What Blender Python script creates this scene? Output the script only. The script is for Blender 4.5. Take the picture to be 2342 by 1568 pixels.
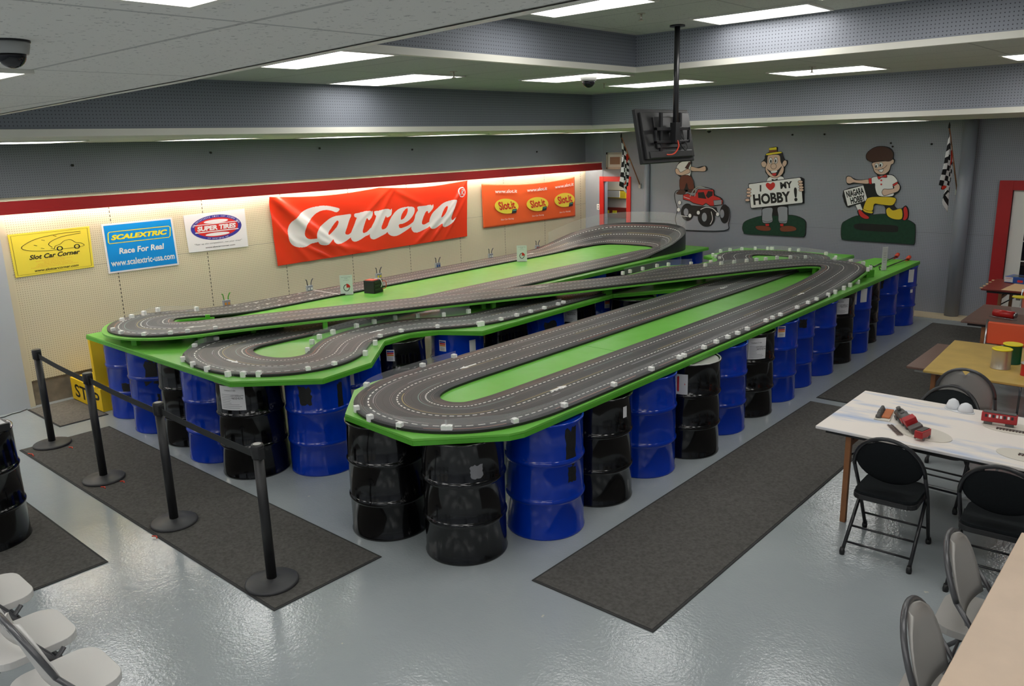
import bpy, bmesh, math, random
import numpy as np
from mathutils import Vector, Matrix
random.seed(7)
PI = math.pi
C = bpy.context.scene.collection
for _o in list(bpy.data.objects): bpy.data.objects.remove(_o)

# ------------------------------------------------------------------ camera, world, exposure, light
CAM = dict(f=1844.856, yaw=0.728327, pitch=0.243505, roll=-0.029433, x=10.22164, y=0.0, z=2.841867)
def _axes():
    sy, cy = math.sin(CAM['yaw']), math.cos(CAM['yaw']); sp, cp = math.sin(CAM['pitch']), math.cos(CAM['pitch'])
    fwd = Vector((-sy*cp, cy*cp, -sp)); right = Vector((cy, sy, 0)); up = right.cross(fwd)
    c, s = math.cos(CAM['roll']), math.sin(CAM['roll'])
    return fwd, c*right+s*up, -s*right+c*up
FWD, RGT, UPV = _axes()
EYE = Vector((CAM['x'], CAM['y'], CAM['z']))
cd = bpy.data.cameras.new('camera'); cam = bpy.data.objects.new('camera', cd); C.objects.link(cam)
cd.sensor_width = 36.0; cd.lens = CAM['f']/2342*36.0; cd.clip_start = 0.05; cd.clip_end = 100
m = Matrix((RGT, UPV, -FWD)).transposed().to_4x4(); m.translation = EYE; cam.matrix_world = m
bpy.context.scene.camera = cam
sc = bpy.context.scene
sc.view_settings.view_transform = 'Standard'; sc.view_settings.look = 'None'
sc.view_settings.gamma = 1.0; sc.view_settings.use_curve_mapping = False
sc.view_settings.exposure = -0.1
w = bpy.data.worlds.new('world'); sc.world = w; w.use_nodes = True
w.node_tree.nodes['Background'].inputs[0].default_value = (0.55, 0.6, 0.65, 1)
w.node_tree.nodes['Background'].inputs[1].default_value = 0.05
PANEL_POWER = 7.5          # emission of the ceiling troffers
TUBE_POWER = 48.0

# pixel (2342x1568) to a point on a real plane of the room, used when measuring the room
def _ray(px, py): return ((px-1171)*RGT-(py-784)*UPV)/CAM['f']+FWD
def atz(px, py, z): d = _ray(px, py); return EYE+d*((z-EYE.z)/d.z)
def atx(px, py, x): d = _ray(px, py); return EYE+d*((x-EYE.x)/d.x)
def aty(px, py, y): d = _ray(px, py); return EYE+d*((y-EYE.y)/d.y)

YB = 13.927; ZC, ZC2, ZC3 = 2.98, 3.40, 3.70
X3, Y3, X5, Y5 = 3.92, 8.73, 6.19, 6.226
XR, YN = 14.0, -3.0

# ------------------------------------------------------------------ materials
MATS = {}
def srgb(r, g, b):
    f = lambda c: (c/255/12.92) if c/255 <= 0.04045 else ((c/255+0.055)/1.055)**2.4
    return (f(r), f(g), f(b), 1)
def mat(name, col, rough=0.5, metal=0.0, noise=0.0, nscale=8.0, spec=0.5, bump=0.0, bscale=60.0, coat=0.0, rnoise=0.0):
    if name in MATS: return MATS[name]
    M = bpy.data.materials.new(name); M.use_nodes = True; nt = M.node_tree; b = nt.nodes['Principled BSDF']
    b.inputs['Base Color'].default_value = col; b.inputs['Roughness'].default_value = rough; b.inputs['Metallic'].default_value = metal
    b.inputs['Specular IOR Level'].default_value = spec; b.inputs['Coat Weight'].default_value = coat
    tc = nt.nodes.new('ShaderNodeTexCoord')
    if noise > 0:
        n = nt.nodes.new('ShaderNodeTexNoise'); n.inputs['Scale'].default_value = nscale; n.inputs['Detail'].default_value = 5
        nt.links.new(tc.outputs['Object'], n.inputs['Vector'])
        r = nt.nodes.new('ShaderNodeMapRange'); r.inputs[1].default_value = 0.3; r.inputs[2].default_value = 0.7
        r.inputs[3].default_value = 1-noise; r.inputs[4].default_value = 1+noise
        nt.links.new(n.outputs['Fac'], r.inputs[0])
        mx = nt.nodes.new('ShaderNodeVectorMath'); mx.operation = 'SCALE'; mx.inputs[0].default_value = col[:3]
        nt.links.new(r.outputs[0], mx.inputs['Scale']); nt.links.new(mx.outputs[0], b.inputs['Base Color'])
        if rnoise:
            r2 = nt.nodes.new('ShaderNodeMapRange'); r2.inputs[1].default_value = 0.3; r2.inputs[2].default_value = 0.7
            r2.inputs[3].default_value = rough-rnoise; r2.inputs[4].default_value = rough+rnoise
            nt.links.new(n.outputs['Fac'], r2.inputs[0]); nt.links.new(r2.outputs[0], b.inputs['Roughness'])
    if bump > 0:
        n = nt.nodes.new('ShaderNodeTexNoise'); n.inputs['Scale'].default_value = bscale; n.inputs['Detail'].default_value = 4
        nt.links.new(tc.outputs['Object'], n.inputs['Vector'])
        bp = nt.nodes.new('ShaderNodeBump'); bp.inputs['Strength'].default_value = bump; bp.inputs['Distance'].default_value = 0.01
        nt.links.new(n.outputs['Fac'], bp.inputs['Height']); nt.links.new(bp.outputs[0], b.inputs['Normal'])
    MATS[name] = M; return M
class NB:                                   # small node-maths builder
    def __init__(s, M): s.nt = M.node_tree
    def m(s, op, *a):
        n = s.nt.nodes.new('ShaderNodeMath'); n.operation = op
        for i, v in enumerate(a):
            if isinstance(v, (int, float)): n.inputs[i].default_value = v
            else: s.nt.links.new(v, n.inputs[i])
        return n.outputs[0]
    def mix(s, f, a, b):
        n = s.nt.nodes.new('ShaderNodeMix'); n.data_type = 'RGBA'
        for k, v in ((0, f), (6, a), (7, b)):
            if isinstance(v, (int, float)): n.inputs[k].default_value = v
            elif isinstance(v, tuple): n.inputs[k].default_value = v
            else: s.nt.links.new(v, n.inputs[k])
        return n.outputs[2]
    def xyz(s, vec):
        n = s.nt.nodes.new('ShaderNodeSeparateXYZ'); s.nt.links.new(vec, n.inputs[0]); return n.outputs
    def coord(s, k='Object'): return s.nt.nodes.new('ShaderNodeTexCoord').outputs[k]
    def noise(s, vec, scale, detail=3):
        n = s.nt.nodes.new('ShaderNodeTexNoise'); n.inputs['Scale'].default_value = scale; n.inputs['Detail'].default_value = detail
        s.nt.links.new(vec, n.inputs['Vector']); return n.outputs['Fac']
    def near(s, v, c, wd):                  # 1 where |v-c| < wd
        return s.m('LESS_THAN', s.m('ABSOLUTE', s.m('SUBTRACT', v, c)), wd)
def newmat(name, rough=0.5, spec=0.5):
    M = bpy.data.materials.new(name); M.use_nodes = True; b = M.node_tree.nodes['Principled BSDF']
    b.inputs['Roughness'].default_value = rough; b.inputs['Specular IOR Level'].default_value = spec
    MATS[name] = M; return M, NB(M), b
def peg(name, col, hole, ax, pitch=0.0254, seams=None, zseam=None, rough=0.55):
    M, n, b = newmat(name, rough, 0.3)
    X = n.xyz(n.coord()); u, v = X[ax], X[2]
    du = n.m('SUBTRACT', n.m('MODULO', n.m('ADD', u, 50.0), pitch), pitch/2); dv = n.m('SUBTRACT', n.m('MODULO', n.m('ADD', v, 50.0), pitch), pitch/2)
    d = n.m('SQRT', n.m('ADD', n.m('MULTIPLY', du, du), n.m('MULTIPLY', dv, dv)))
    h = n.m('LESS_THAN', d, 0.0040)
    nz = n.noise(n.coord(), 1.6, 4)
    c = n.mix(n.m('MULTIPLY', nz, 0.35), col, tuple(q*0.78 for q in col[:3])+(1,))
    c = n.mix(h, c, hole)
    if seams is not None:
        s0, sp = seams
        du = n.m('ABSOLUTE', n.m('SUBTRACT', n.m('MODULO', n.m('ADD', n.m('SUBTRACT', u, s0), 60.0*sp+sp/2), sp), sp/2))
        line = n.m('LESS_THAN', du, 0.006)
        dash = n.m('LESS_THAN', n.m('MODULO', v, 0.05), 0.03)
        c = n.mix(n.m('MULTIPLY', line, n.m('MULTIPLY', dash, 0.85)), c, (0.03, 0.025, 0.02, 1))
    if zseam is not None:
        c = n.mix(n.m('MULTIPLY', n.near(v, zseam, 0.004), 0.4), c, (0.1, 0.1, 0.1, 1))
    n.nt.links.new(c, b.inputs['Base Color']); return M
GREY = srgb(152, 156, 165)
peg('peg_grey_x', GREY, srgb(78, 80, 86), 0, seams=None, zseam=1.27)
peg('peg_grey_y_dim', srgb(130, 135, 144), srgb(78, 80, 86), 1, zseam=None)  # same grey paint as the back wall, darkened for dimmer light at upper left
peg('peg_cream', srgb(222, 213, 184), srgb(140, 128, 100), 1, seams=(2.99, 1.195), zseam=1.55)
def ceil_mat(name, col, tx, ty, ox, oy):
    M, n, b = newmat(name, 0.9, 0.1)
    X = n.xyz(n.coord())
    lx = n.m('LESS_THAN', n.m('MODULO', n.m('ADD', X[0], 60*tx-ox), tx), 0.014); ly = n.m('LESS_THAN', n.m('MODULO', n.m('ADD', X[1], 60*ty-oy), ty), 0.014)
    l = n.m('MAXIMUM', lx, ly)
    sp = n.m('GREATER_THAN', n.noise(n.coord(), 75, 2), 0.66)
    c = n.mix(n.m('MULTIPLY', sp, 0.45), col, (0.18, 0.17, 0.16, 1))
    c = n.mix(n.m('MULTIPLY', l, 0.45), c, (0.2, 0.2, 0.19, 1))
    n.nt.links.new(c, b.inputs['Base Color']); return M
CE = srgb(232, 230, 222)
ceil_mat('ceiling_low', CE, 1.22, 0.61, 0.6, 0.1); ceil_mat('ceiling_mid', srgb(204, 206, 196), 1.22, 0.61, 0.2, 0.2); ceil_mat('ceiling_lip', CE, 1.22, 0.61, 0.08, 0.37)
# floor: glossy painted concrete
M, n, b = newmat('floor_paint', 0.16, 0.5)
nz = n.noise(n.coord(), 0.9, 5); nf = n.noise(n.coord(), 9, 4); chips = n.m('GREATER_THAN', n.noise(n.coord(), 5.2, 6), 0.735)
c = n.mix(nz, srgb(146, 154, 158), srgb(166, 172, 174)); c = n.mix(n.m('MULTIPLY', nf, 0.12), c, srgb(188, 192, 190))
c = n.mix(n.m('MULTIPLY', chips, 0.6), c, srgb(214, 206, 184)); n.nt.links.new(c, b.inputs['Base Color'])
n.nt.links.new(n.m('ADD', 0.03, n.m('MULTIPLY', nf, 0.10)), b.inputs['Roughness'])
bp = n.nt.nodes.new('ShaderNodeBump'); bp.inputs['Strength'].default_value = 0.35; bp.inputs['Distance'].default_value = 0.004
n.nt.links.new(n.m('ADD', n.noise(n.coord(), 16, 4), n.noise(n.coord(), 55, 3)), bp.inputs['Height']); n.nt.links.new(bp.outputs[0], b.inputs['Normal'])
# track surface, u across 0..1 and v along in metres
LANES = [srgb(214, 120, 90), srgb(120, 165, 155), srgb(196, 178, 90), srgb(190, 196, 205), srgb(176, 170, 176), srgb(214, 160, 140)]
M, n, b = newmat('track_plastic', 0.46, 0.35)
UV = n.xyz(n.coord('UV')); u, v = UV[0], UV[1]
nv = n.noise(n.coord('UV'), 3.0, 3); nb = n.noise(n.coord(), 4, 4)
c = n.mix(nb, srgb(62, 62, 64), srgb(78, 77, 78))
for k in range(3):
    cc = (k+0.5)/3
    for s in (-0.073, 0.073):
        rail = n.m('MAXIMUM', n.near(u, cc+s-0.009, 0.0036), n.near(u, cc+s+0.009, 0.0036))
        c = n.mix(n.m('MULTIPLY', rail, 0.5), c, srgb(150, 140, 138))
        c = n.mix(n.near(u, cc+s, 0.0045), c, srgb(20, 19, 19))
        i = k*2+(0 if s < 0 else 1)
        patch = n.m('GREATER_THAN', n.noise(n.coord(), 0.75+0.1*i, 1), 0.52)
        c = n.mix(n.m('MULTIPLY', n.m('MULTIPLY', n.near(u, cc+s+0.016, 0.0050), patch), 0.62), c, LANES[i])
    dash = n.m('LESS_THAN', n.m('MODULO', n.m('ADD', v, 40.0), 0.055), 0.033)
    c = n.mix(n.m('MULTIPLY', n.near(u, cc, 0.0090), dash), c, srgb(228, 228, 222))
for cc in (1/3, 2/3): c = n.mix(n.m('MULTIPLY', n.near(u, cc, 0.0018), 0.7), c, srgb(30, 29, 29))
scr = n.m('GREATER_THAN', n.noise(n.coord('UV'), 38, 2), 0.74)
c = n.mix(n.m('MULTIPLY', scr, 0.25), c, srgb(150, 140, 130))
n.nt.links.new(c, b.inputs['Base Color'])

mat('track_edge', srgb(28, 27, 27), 0.5)
M, n, b = newmat('green_paint', 0.35, 0.32)
nz = n.noise(n.coord(), 1.1, 4); c = n.mix(nz, srgb(98, 176, 58), srgb(120, 192, 84)); n.nt.links.new(c, b.inputs['Base Color'])
n.nt.links.new(n.m('ADD', 0.26, n.m('MULTIPLY', n.noise(n.coord(), 7, 3), 0.16)), b.inputs['Roughness'])
mat('green_edge', srgb(80, 162, 42), 0.4, noise=0.08, nscale=6)
mat('drum_blue', srgb(0, 50, 168), 0.13, noise=0.05, nscale=3, coat=0.3, bump=0.05, bscale=9)
mat('drum_black', srgb(8, 8, 9), 0.12, noise=0.1, nscale=4, coat=0.3, bump=0.05, bscale=9)
mat('patch_black', srgb(22, 22, 22), 0.5, bump=0.3, bscale=50); mat('steel_rim', srgb(190, 192, 190), 0.35, 0.6)
mat('paper', srgb(222, 222, 224), 0.7); mat('ink', srgb(40, 40, 46), 0.7); mat('ink_grey', srgb(120, 120, 124), 0.7)
mat('mat_grey', srgb(92, 90, 87), 0.95, noise=0.22, nscale=45, spec=0.1, bump=0.5, bscale=300)
mat('mat_edge', srgb(52, 52, 52), 0.9); mat('mat_brown', srgb(112, 108, 102), 0.95, noise=0.2, nscale=50, spec=0.1)
mat('red_paint', srgb(168, 32, 34), 0.4, noise=0.05, nscale=2); mat('door_red', srgb(206, 38, 34), 0.4)
mat('cream_trim', srgb(214, 204, 176), 0.6); mat('soffit_trim', srgb(232, 230, 218), 0.5)
mat('grey_wall', srgb(146, 152, 162), 0.6, noise=0.05, nscale=1.5); mat('panel_white', srgb(188, 194, 200), 0.5, noise=0.04, nscale=1.2)
mat('grey_column', srgb(138, 144, 154), 0.45); mat('tan_floor', srgb(206, 190, 158), 0.4, noise=0.06, nscale=3)
mat('black_plastic', srgb(28, 28, 29), 0.45); mat('black_satin', srgb(34, 34, 35), 0.35, spec=0.5); mat('belt', srgb(36, 38, 38), 0.8)
mat('base_black', srgb(58, 58, 60), 0.5); mat('white_plastic', srgb(246, 246, 242), 0.5); mat('cap_grey', srgb(168, 168, 164), 0.4)
mat('yellow_paint', srgb(240, 200, 24), 0.4, noise=0.05, nscale=4); mat('door_white', srgb(222, 222, 216), 0.4); mat('dark_glass', srgb(22, 22, 26), 0.08)
mat('dark_room', srgb(40, 34, 32), 0.8); mat('steel_dull', srgb(128, 118, 104), 0.6, noise=0.25, nscale=8)
mat('black_fabric', srgb(28, 31, 33), 0.9, noise=0.1, nscale=60, spec=0.15); mat('black_metal', srgb(36, 36, 38), 0.3, spec=0.6)
mat('chair_white', srgb(204, 202, 198), 0.4); mat('chair_grey', srgb(168, 165, 160), 0.45); mat('tube_grey', srgb(92, 92, 94), 0.3, 0.4)
mat('orange_vinyl', srgb(232, 96, 56), 0.4); mat('chrome', srgb(170, 170, 172), 0.2, 0.9)
mat('brown_laminate', srgb(110, 84, 74), 0.4, noise=0.08, nscale=5); mat('red_brown', srgb(120, 44, 34), 0.4); mat('gold_board', srgb(188, 158, 84), 0.55, noise=0.12, nscale=4)
mat('tan_laminate', srgb(212, 188, 164), 0.35, noise=0.04, nscale=6); mat('wood_leg', srgb(150, 100, 62), 0.5, noise=0.15, nscale=10); mat('kraft', srgb(206, 170, 128), 0.7)
mat('tin', srgb(200, 192, 176), 0.3, 0.7); mat('green_can', srgb(22, 84, 54), 0.35); mat('yellow_lid', srgb(232, 214, 30), 0.4); mat('red_plastic', srgb(190, 36, 34), 0.35)
mat('model_red', srgb(170, 40, 44), 0.4); mat('model_grey', srgb(96, 94, 92), 0.45, 0.3); mat('card', srgb(214, 208, 196), 0.7); mat('orange_clay', srgb(190, 112, 70), 0.7)
mat('plaster', srgb(222, 224, 228), 0.7); mat('banner_red', srgb(232, 62, 34), 0.22, spec=0.45); mat('banner_white', srgb(226, 226, 226), 0.25, spec=0.5); mat('banner_orange', srgb(240, 100, 48), 0.4)
mat('sign_yellow', srgb(240, 222, 74), 0.4); mat('sign_blue', srgb(10, 142, 222), 0.4); mat('sign_white', srgb(236, 236, 238), 0.4)
mat('bright_yellow', srgb(242, 222, 40), 0.45); mat('white_flat', srgb(236, 236, 234), 0.5); mat('ink_black', srgb(16, 16, 16), 0.5); mat('ink_red', srgb(206, 40, 36), 0.5)
mat('ink_blue', srgb(52, 52, 150), 0.5); mat('ink_orange', srgb(226, 150, 60), 0.5); mat('skin', srgb(222, 190, 168), 0.55); mat('brown_dark', srgb(74, 42, 32), 0.6); mat('brown_shoe', srgb(126, 66, 38), 0.55)
mat('cloth_grey', srgb(150, 154, 162), 0.6); mat('grass_dark', srgb(22, 62, 42), 0.8, noise=0.15, nscale=20); mat('pants_yellow', srgb(226, 196, 40), 0.5); mat('pants_brown', srgb(104, 50, 32), 0.6)
mat('hazard_red', srgb(208, 46, 52), 0.5); mat('hazard_blue', srgb(40, 60, 150), 0.5); mat('copper', srgb(214, 70, 44), 0.4); mat('frame_silver', srgb(190, 184, 172), 0.35, 0.4); mat('photo_tone', srgb(150, 112, 92), 0.6)
mat('blue_box', srgb(44, 84, 160), 0.35); mat('teal', srgb(70, 150, 140), 0.5); mat('navy_table', srgb(20, 24, 30), 0.4)
# white board streaked with blue paint
M, n, b = newmat('painted_board', 0.5, 0.3)
tc = n.coord(); mp = n.nt.nodes.new('ShaderNodeMapping'); mp.inputs['Scale'].default_value = (1.1, 4.5, 1); mp.inputs['Rotation'].default_value = (0, 0, 0.25); n.nt.links.new(tc, mp.inputs[0])
f = n.noise(mp.outputs[0], 1.6, 5); r = n.nt.nodes.new('ShaderNodeMapRange'); r.inputs[1].default_value = 0.52; r.inputs[2].default_value = 0.72; n.nt.links.new(f, r.inputs[0])
n.nt.links.new(n.mix(n.m('MULTIPLY', r.outputs[0], 0.8), srgb(238, 230, 222), srgb(150, 176, 214)), b.inputs['Base Color'])
# clear plastic
M = bpy.data.materials.new('clear_plastic'); M.use_nodes = True; nt = M.node_tree; b = nt.nodes['Principled BSDF']
b.inputs['Base Color'].default_value = (0.8, 0.82, 0.82, 1); b.inputs['Roughness'].default_value = 0.12; b.inputs['Alpha'].default_value = 0.10; MATS['clear_plastic'] = M
def emat(name, col, s):
    M = bpy.data.materials.new(name); M.use_nodes = True; b = M.node_tree.nodes['Principled BSDF']
    b.inputs['Base Color'].default_value = (0.8, 0.8, 0.8, 1); b.inputs['Emission Color'].default_value = col; b.inputs['Emission Strength'].default_value = s; MATS[name] = M
emat('diffuser', (1.0, 0.985, 0.96, 1), PANEL_POWER); emat('tube', (1.0, 0.99, 0.95, 1), TUBE_POWER)
# checkered flag cloth
M, n, b = newmat('checker_cloth', 0.6, 0.3)
UV = n.xyz(n.coord('UV'))
a = n.m('MODULO', n.m('ADD', n.m('FLOOR', n.m('MULTIPLY', UV[0], 6.0)), n.m('FLOOR', n.m('MULTIPLY', UV[1], 9.0))), 2.0)
c = n.mix(a, srgb(24, 24, 26), srgb(226, 226, 226))
d = n.m('ADD', n.m('POWER', n.m('MULTIPLY', n.m('SUBTRACT', UV[0], 0.55), 4.0), 2.0), n.m('POWER', n.m('MULTIPLY', n.m('SUBTRACT', UV[1], 0.5), 3.0), 2.0))
c = n.mix(n.m('LESS_THAN', n.m('ABSOLUTE', n.m('SUBTRACT', n.m('ADD', UV[0], n.m('MULTIPLY', UV[1], 0.35)), 0.72)), 0.07), c, srgb(214, 52, 34))
n.nt.links.new(c, b.inputs['Base Color'])

# ------------------------------------------------------------------ object helpers
def link(name, me, parent=None, loc=None):
    o = bpy.data.objects.new(name, me); C.objects.link(o)
    if parent: o.parent = parent
    if loc is not None: o.location = loc
    return o
def tag(o, label=None, cat=None, group=None, kind=None):
    if label: o['label'] = label
    if cat: o['category'] = cat
    if group: o['group'] = group
    if kind: o['kind'] = kind
    return o
def empty(name, loc=(0, 0, 0), label=None, cat=None, group=None, rz=0.0):
    o = bpy.data.objects.new(name, None); C.objects.link(o); o.location = loc; o.rotation_euler = (0, 0, rz)
    return tag(o, label, cat, group)
class MB:
    def __init__(s): s.bm = bmesh.new(); s.mats = []; s.cur = 0; s.smooth = False
    def use(s, name):
        if name not in s.mats: s.mats.append(name)
        s.cur = s.mats.index(name); return s
    def face(s, vs):
        try: f = s.bm.faces.new(vs)
        except ValueError: return None
        f.material_index = s.cur; f.smooth = s.smooth; return f
    def box(s, x0, x1, y0, y1, z0, z1):
        v = [s.bm.verts.new(p) for p in ((x0, y0, z0), (x1, y0, z0), (x1, y1, z0), (x0, y1, z0), (x0, y0, z1), (x1, y0, z1), (x1, y1, z1), (x0, y1, z1))]
        for q in ((0, 3, 2, 1), (4, 5, 6, 7), (0, 1, 5, 4), (1, 2, 6, 5), (2, 3, 7, 6), (3, 0, 4, 7)): s.face([v[i] for i in q])
        return s
    def cbox(s, c, d, rz=0.0, M=None):
        m = Matrix.Translation(c) @ Matrix.Rotation(rz, 4, 'Z') if M is None else M
        v = [s.bm.verts.new(m @ Vector((a*d[0]/2, b_*d[1]/2, e*d[2]/2))) for e in (-1, 1) for a, b_ in ((-1, -1), (1, -1), (1, 1), (-1, 1))]
        for q in ((0, 3, 2, 1), (4, 5, 6, 7), (0, 1, 5, 4), (1, 2, 6, 5), (2, 3, 7, 6), (3, 0, 4, 7)): s.face([v[i] for i in q])
        return s
    def lathe(s, prof, c=(0, 0, 0), n=40, cap=True):
        rings = [[s.bm.verts.new((c[0]+r*math.cos(2*PI*i/n), c[1]+r*math.sin(2*PI*i/n), c[2]+z)) for i in range(n)] for r, z in prof]
        for a, b_ in zip(rings, rings[1:]):
            for i in range(n): s.face([a[i], a[(i+1) % n], b_[(i+1) % n], b_[i]])
        if cap:
            sm = s.smooth; s.smooth = False
            s.face(rings[0][::-1]); s.face(rings[-1]); s.smooth = sm
        return s
    def prism(s, poly, z0, z1):
        a = [s.bm.verts.new((p[0], p[1], z0)) for p in poly]; b_ = [s.bm.verts.new((p[0], p[1], z1)) for p in poly]
        k = len(poly)
        s.face(a[::-1]); s.face(b_)
        for i in range(k): s.face([a[i], a[(i+1) % k], b_[(i+1) % k], b_[i]])
        return s
    def tube(s, pts, r, n=10, closed=False, rs=None):
        pts = [Vector(p) for p in pts]; rings = []; k = len(pts); prev = None
        for i, p in enumerate(pts):
            if closed: t = (pts[(i+1) % k]-pts[i-1]).normalized()
            else: t = (pts[min(i+1, k-1)]-pts[max(i-1, 0)]).normalized()
            if prev is None: a = t.orthogonal().normalized()
            else: a = (prev-t*prev.dot(t)).normalized()
            prev = a; b_ = t.cross(a); rr = rs[i] if rs else r
            rings.append([s.bm.verts.new(p+rr*(a*math.cos(2*PI*j/n)+b_*math.sin(2*PI*j/n))) for j in range(n)])
        seq = list(zip(rings, rings[1:]))+([(rings[-1], rings[0])] if closed else [])
        for A, B in seq:
            for j in range(n): s.face([A[j], A[(j+1) % n], B[(j+1) % n], B[j]])
        if not closed: s.face(rings[0][::-1]); s.face(rings[-1])
        return s
    def strip(s, A, B):                     # quads between two polylines
        a = [s.bm.verts.new(p) for p in A]; b_ = [s.bm.verts.new(p) for p in B]
        for i in range(len(a)-1): s.face([a[i], a[i+1], b_[i+1], b_[i]])
        return s
    def build(s, name, parent=None, loc=None, bevel=0.0, fix=True, seg=2):
        if fix: bmesh.ops.recalc_face_normals(s.bm, faces=s.bm.faces)
        me = bpy.data.meshes.new(name)
        bmesh.ops.triangulate(s.bm, faces=[f for f in s.bm.faces if len(f.verts) > 4])
        s.bm.to_mesh(me); s.bm.free()
        for q in s.mats: me.materials.append(MATS[q])
        o = link(name, me, parent, loc)
        if bevel:
            md = o.modifiers.new('bevel', 'BEVEL'); md.width = bevel; md.segments = seg; md.limit_method = 'ANGLE'; md.angle_limit = 0.7
        return o
def B(mname, smooth=False): q = MB(); q.use(mname); q.smooth = smooth; return q
def struct(o): o['kind'] = 'structure'; return o
def copy_tree(o, parent=None):
    c = o.copy(); C.objects.link(c)
    if parent: c.parent = parent
    for ch in list(o.children): copy_tree(ch, c)
    return c
def cr(pts, per=8, closed=False):           # Catmull-Rom through tuples of any length
    P = [np.array(p, float) for p in pts]; out = []; k = len(P)
    rng = range(k) if closed else range(k-1)
    for i in rng:
        if closed: a, b_, c_, d_ = P[i-1], P[i], P[(i+1) % k], P[(i+2) % k]
        else: a, b_, c_, d_ = P[max(i-1, 0)], P[i], P[i+1], P[min(i+2, k-1)]
        for j in range(per):
            t = j/per; out.append(0.5*((2*b_)+(-a+c_)*t+(2*a-5*b_+4*c_-d_)*t*t+(-a+3*b_-3*c_+d_)*t**3))
    if not closed: out.append(P[-1])
    return out
# text as flat triangles (u right, v up), unit cap height about 0.7
_tc = {}
def text_tris(s, shear=0.0, bold=0.0):
    key = (s, shear, bold)
    if key in _tc: return _tc[key]
    cu = bpy.data.curves.new('t', 'FONT'); cu.body = s; cu.align_x = 'CENTER'; cu.align_y = 'CENTER'; cu.shear = shear; cu.offset = bold; cu.resolution_u = 3
    o = bpy.data.objects.new('t', cu); C.objects.link(o); bpy.context.view_layer.update()
    me = bpy.data.meshes.new_from_object(o.evaluated_get(bpy.context.evaluated_depsgraph_get()))
    V = [(v.co.x, v.co.y) for v in me.vertices]; F = [tuple(p.vertices) for p in me.polygons]
    bpy.data.objects.remove(o); bpy.data.curves.remove(cu); bpy.data.meshes.remove(me)
    _tc[key] = (V, F); return _tc[key]
def put_text(mb, s, fn, u, v, h, width=None, rot=0.0, shear=0.0, bold=0.0):
    V, F = text_tris(s, shear, bold)
    if not V: return
    xs = [p[0] for p in V]; ys = [p[1] for p in V]; cx = (min(xs)+max(xs))/2; cyy = (min(ys)+max(ys))/2
    sy = h/max(1e-6, max(ys)-min(ys)); sx = sy if width is None else width/max(1e-6, max(xs)-min(xs))
    c_, s_ = math.cos(rot), math.sin(rot); vs = []
    for x, y in V:
        a, b_ = (x-cx)*sx, (y-cyy)*sy; vs.append(mb.bm.verts.new(fn(u+a*c_-b_*s_, v+a*s_+b_*c_)))
    for f in F: mb.face([vs[i] for i in f])
def ribbon(mb, fn, pts, wd, closed=False):
    k = len(pts); L = []; R = []
    for i in range(k):
        a = np.array(pts[i-1] if (closed or i > 0) else pts[i]); b_ = np.array(pts[(i+1) % k] if (closed or i < k-1) else pts[i])
        t = b_[:2]-a[:2]; t = t/(np.linalg.norm(t)+1e-9); nn = np.array((-t[1], t[0]))*wd/2; p = np.array(pts[i][:2])
        L.append(mb.bm.verts.new(fn(*(p+nn)))); R.append(mb.bm.verts.new(fn(*(p-nn))))
    for i in range(k if closed else k-1): j = (i+1) % k; mb.face([L[i], L[j], R[j], R[i]])
def fill(mb, fn, pts):
    vs = [mb.bm.verts.new(fn(p[0], p[1])) for p in pts]; mb.face(vs)
def ell(cx, cy, rx, ry, n=28, rot=0.0, a0=0, a1=2*PI):
    out = []
    for i in range(n):
        a = a0+(a1-a0)*i/(n if abs(a1-a0-2*PI) < 1e-6 else n-1); x, y = rx*math.cos(a), ry*math.sin(a)
        out.append((cx+x*math.cos(rot)-y*math.sin(rot), cy+x*math.sin(rot)+y*math.cos(rot)))
    return out

# ------------------------------------------------------------------ the room
struct(B('floor_paint').box(-0.3, XR, YN, YB+0.3, -0.1, 0).build('floor'))
struct(B('tan_floor').box(5.9, XR, 13.50, YB, 0, 0.006).build('trim_1'))
# left wall: grey pegboard above, cream pegboard below, plain white panel nearer the camera
struct(B('peg_cream').box(-0.12, 0, 2.96, 13.93, 0.30, 2.39).build('wall_left'))
struct(B('peg_grey_y_dim').box(-0.12, 0.0, YN, YB, 2.39, 3.1).build('wall_left_upper'))
struct(B('panel_white').box(-0.12, 0.05, YN, 2.955, 0, 2.39).build('wall_left_near'))
struct(B('steel_dull').box(-0.12, -0.02, 2.96, 13.93, 0, 0.30).build('baseboard_left'))
struct(B('cream_trim').box(0.0, 0.02, 2.96, 3.02, 0, 2.39).build('trim_2'))
# back wall with the doorway hole at left and the door at right
mb = B('peg_grey_x')
D0, D1 = 0.47, 1.03
mb.box(-0.12, D0, YB, YB+0.12, 0, 3.1); mb.box(D0, D1, YB, YB+0.12, 2.02, 3.1); mb.box(D1, 7.78, YB, YB+0.12, 0, 3.1); mb.box(7.78, 8.72, YB, YB+0.12, 2.0, 3.1); mb.box(8.72, XR, YB, YB+0.12, 0, 3.1)
struct(mb.build('wall_back'))
struct(B('grey_wall').box(0.0, 0.44, YB-0.006, YB, 0, 2.98).box(1.06, 1.55, YB-0.006, YB, 0, 2.98).build('wall_back_strip'))
struct(B('grey_column', True).lathe([(0.055, 0), (0.055, 2.98)], (1.52, YB-0.05, 0), 20).build('trim_3'))
struct(B('grey_column', True).lathe([(0.10, 0), (0.10, 2.98)], (7.15, YB-0.10, 0), 28).build('trim_4'))
struct(B('grey_wall').box(XR, XR+0.12, YN, YB, 0, 3.8).build('wall_right'))
struct(B('grey_wall').box(-0.12, XR, YN-0.12, YN, 0, 3.8).build('wall_near'))
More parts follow.
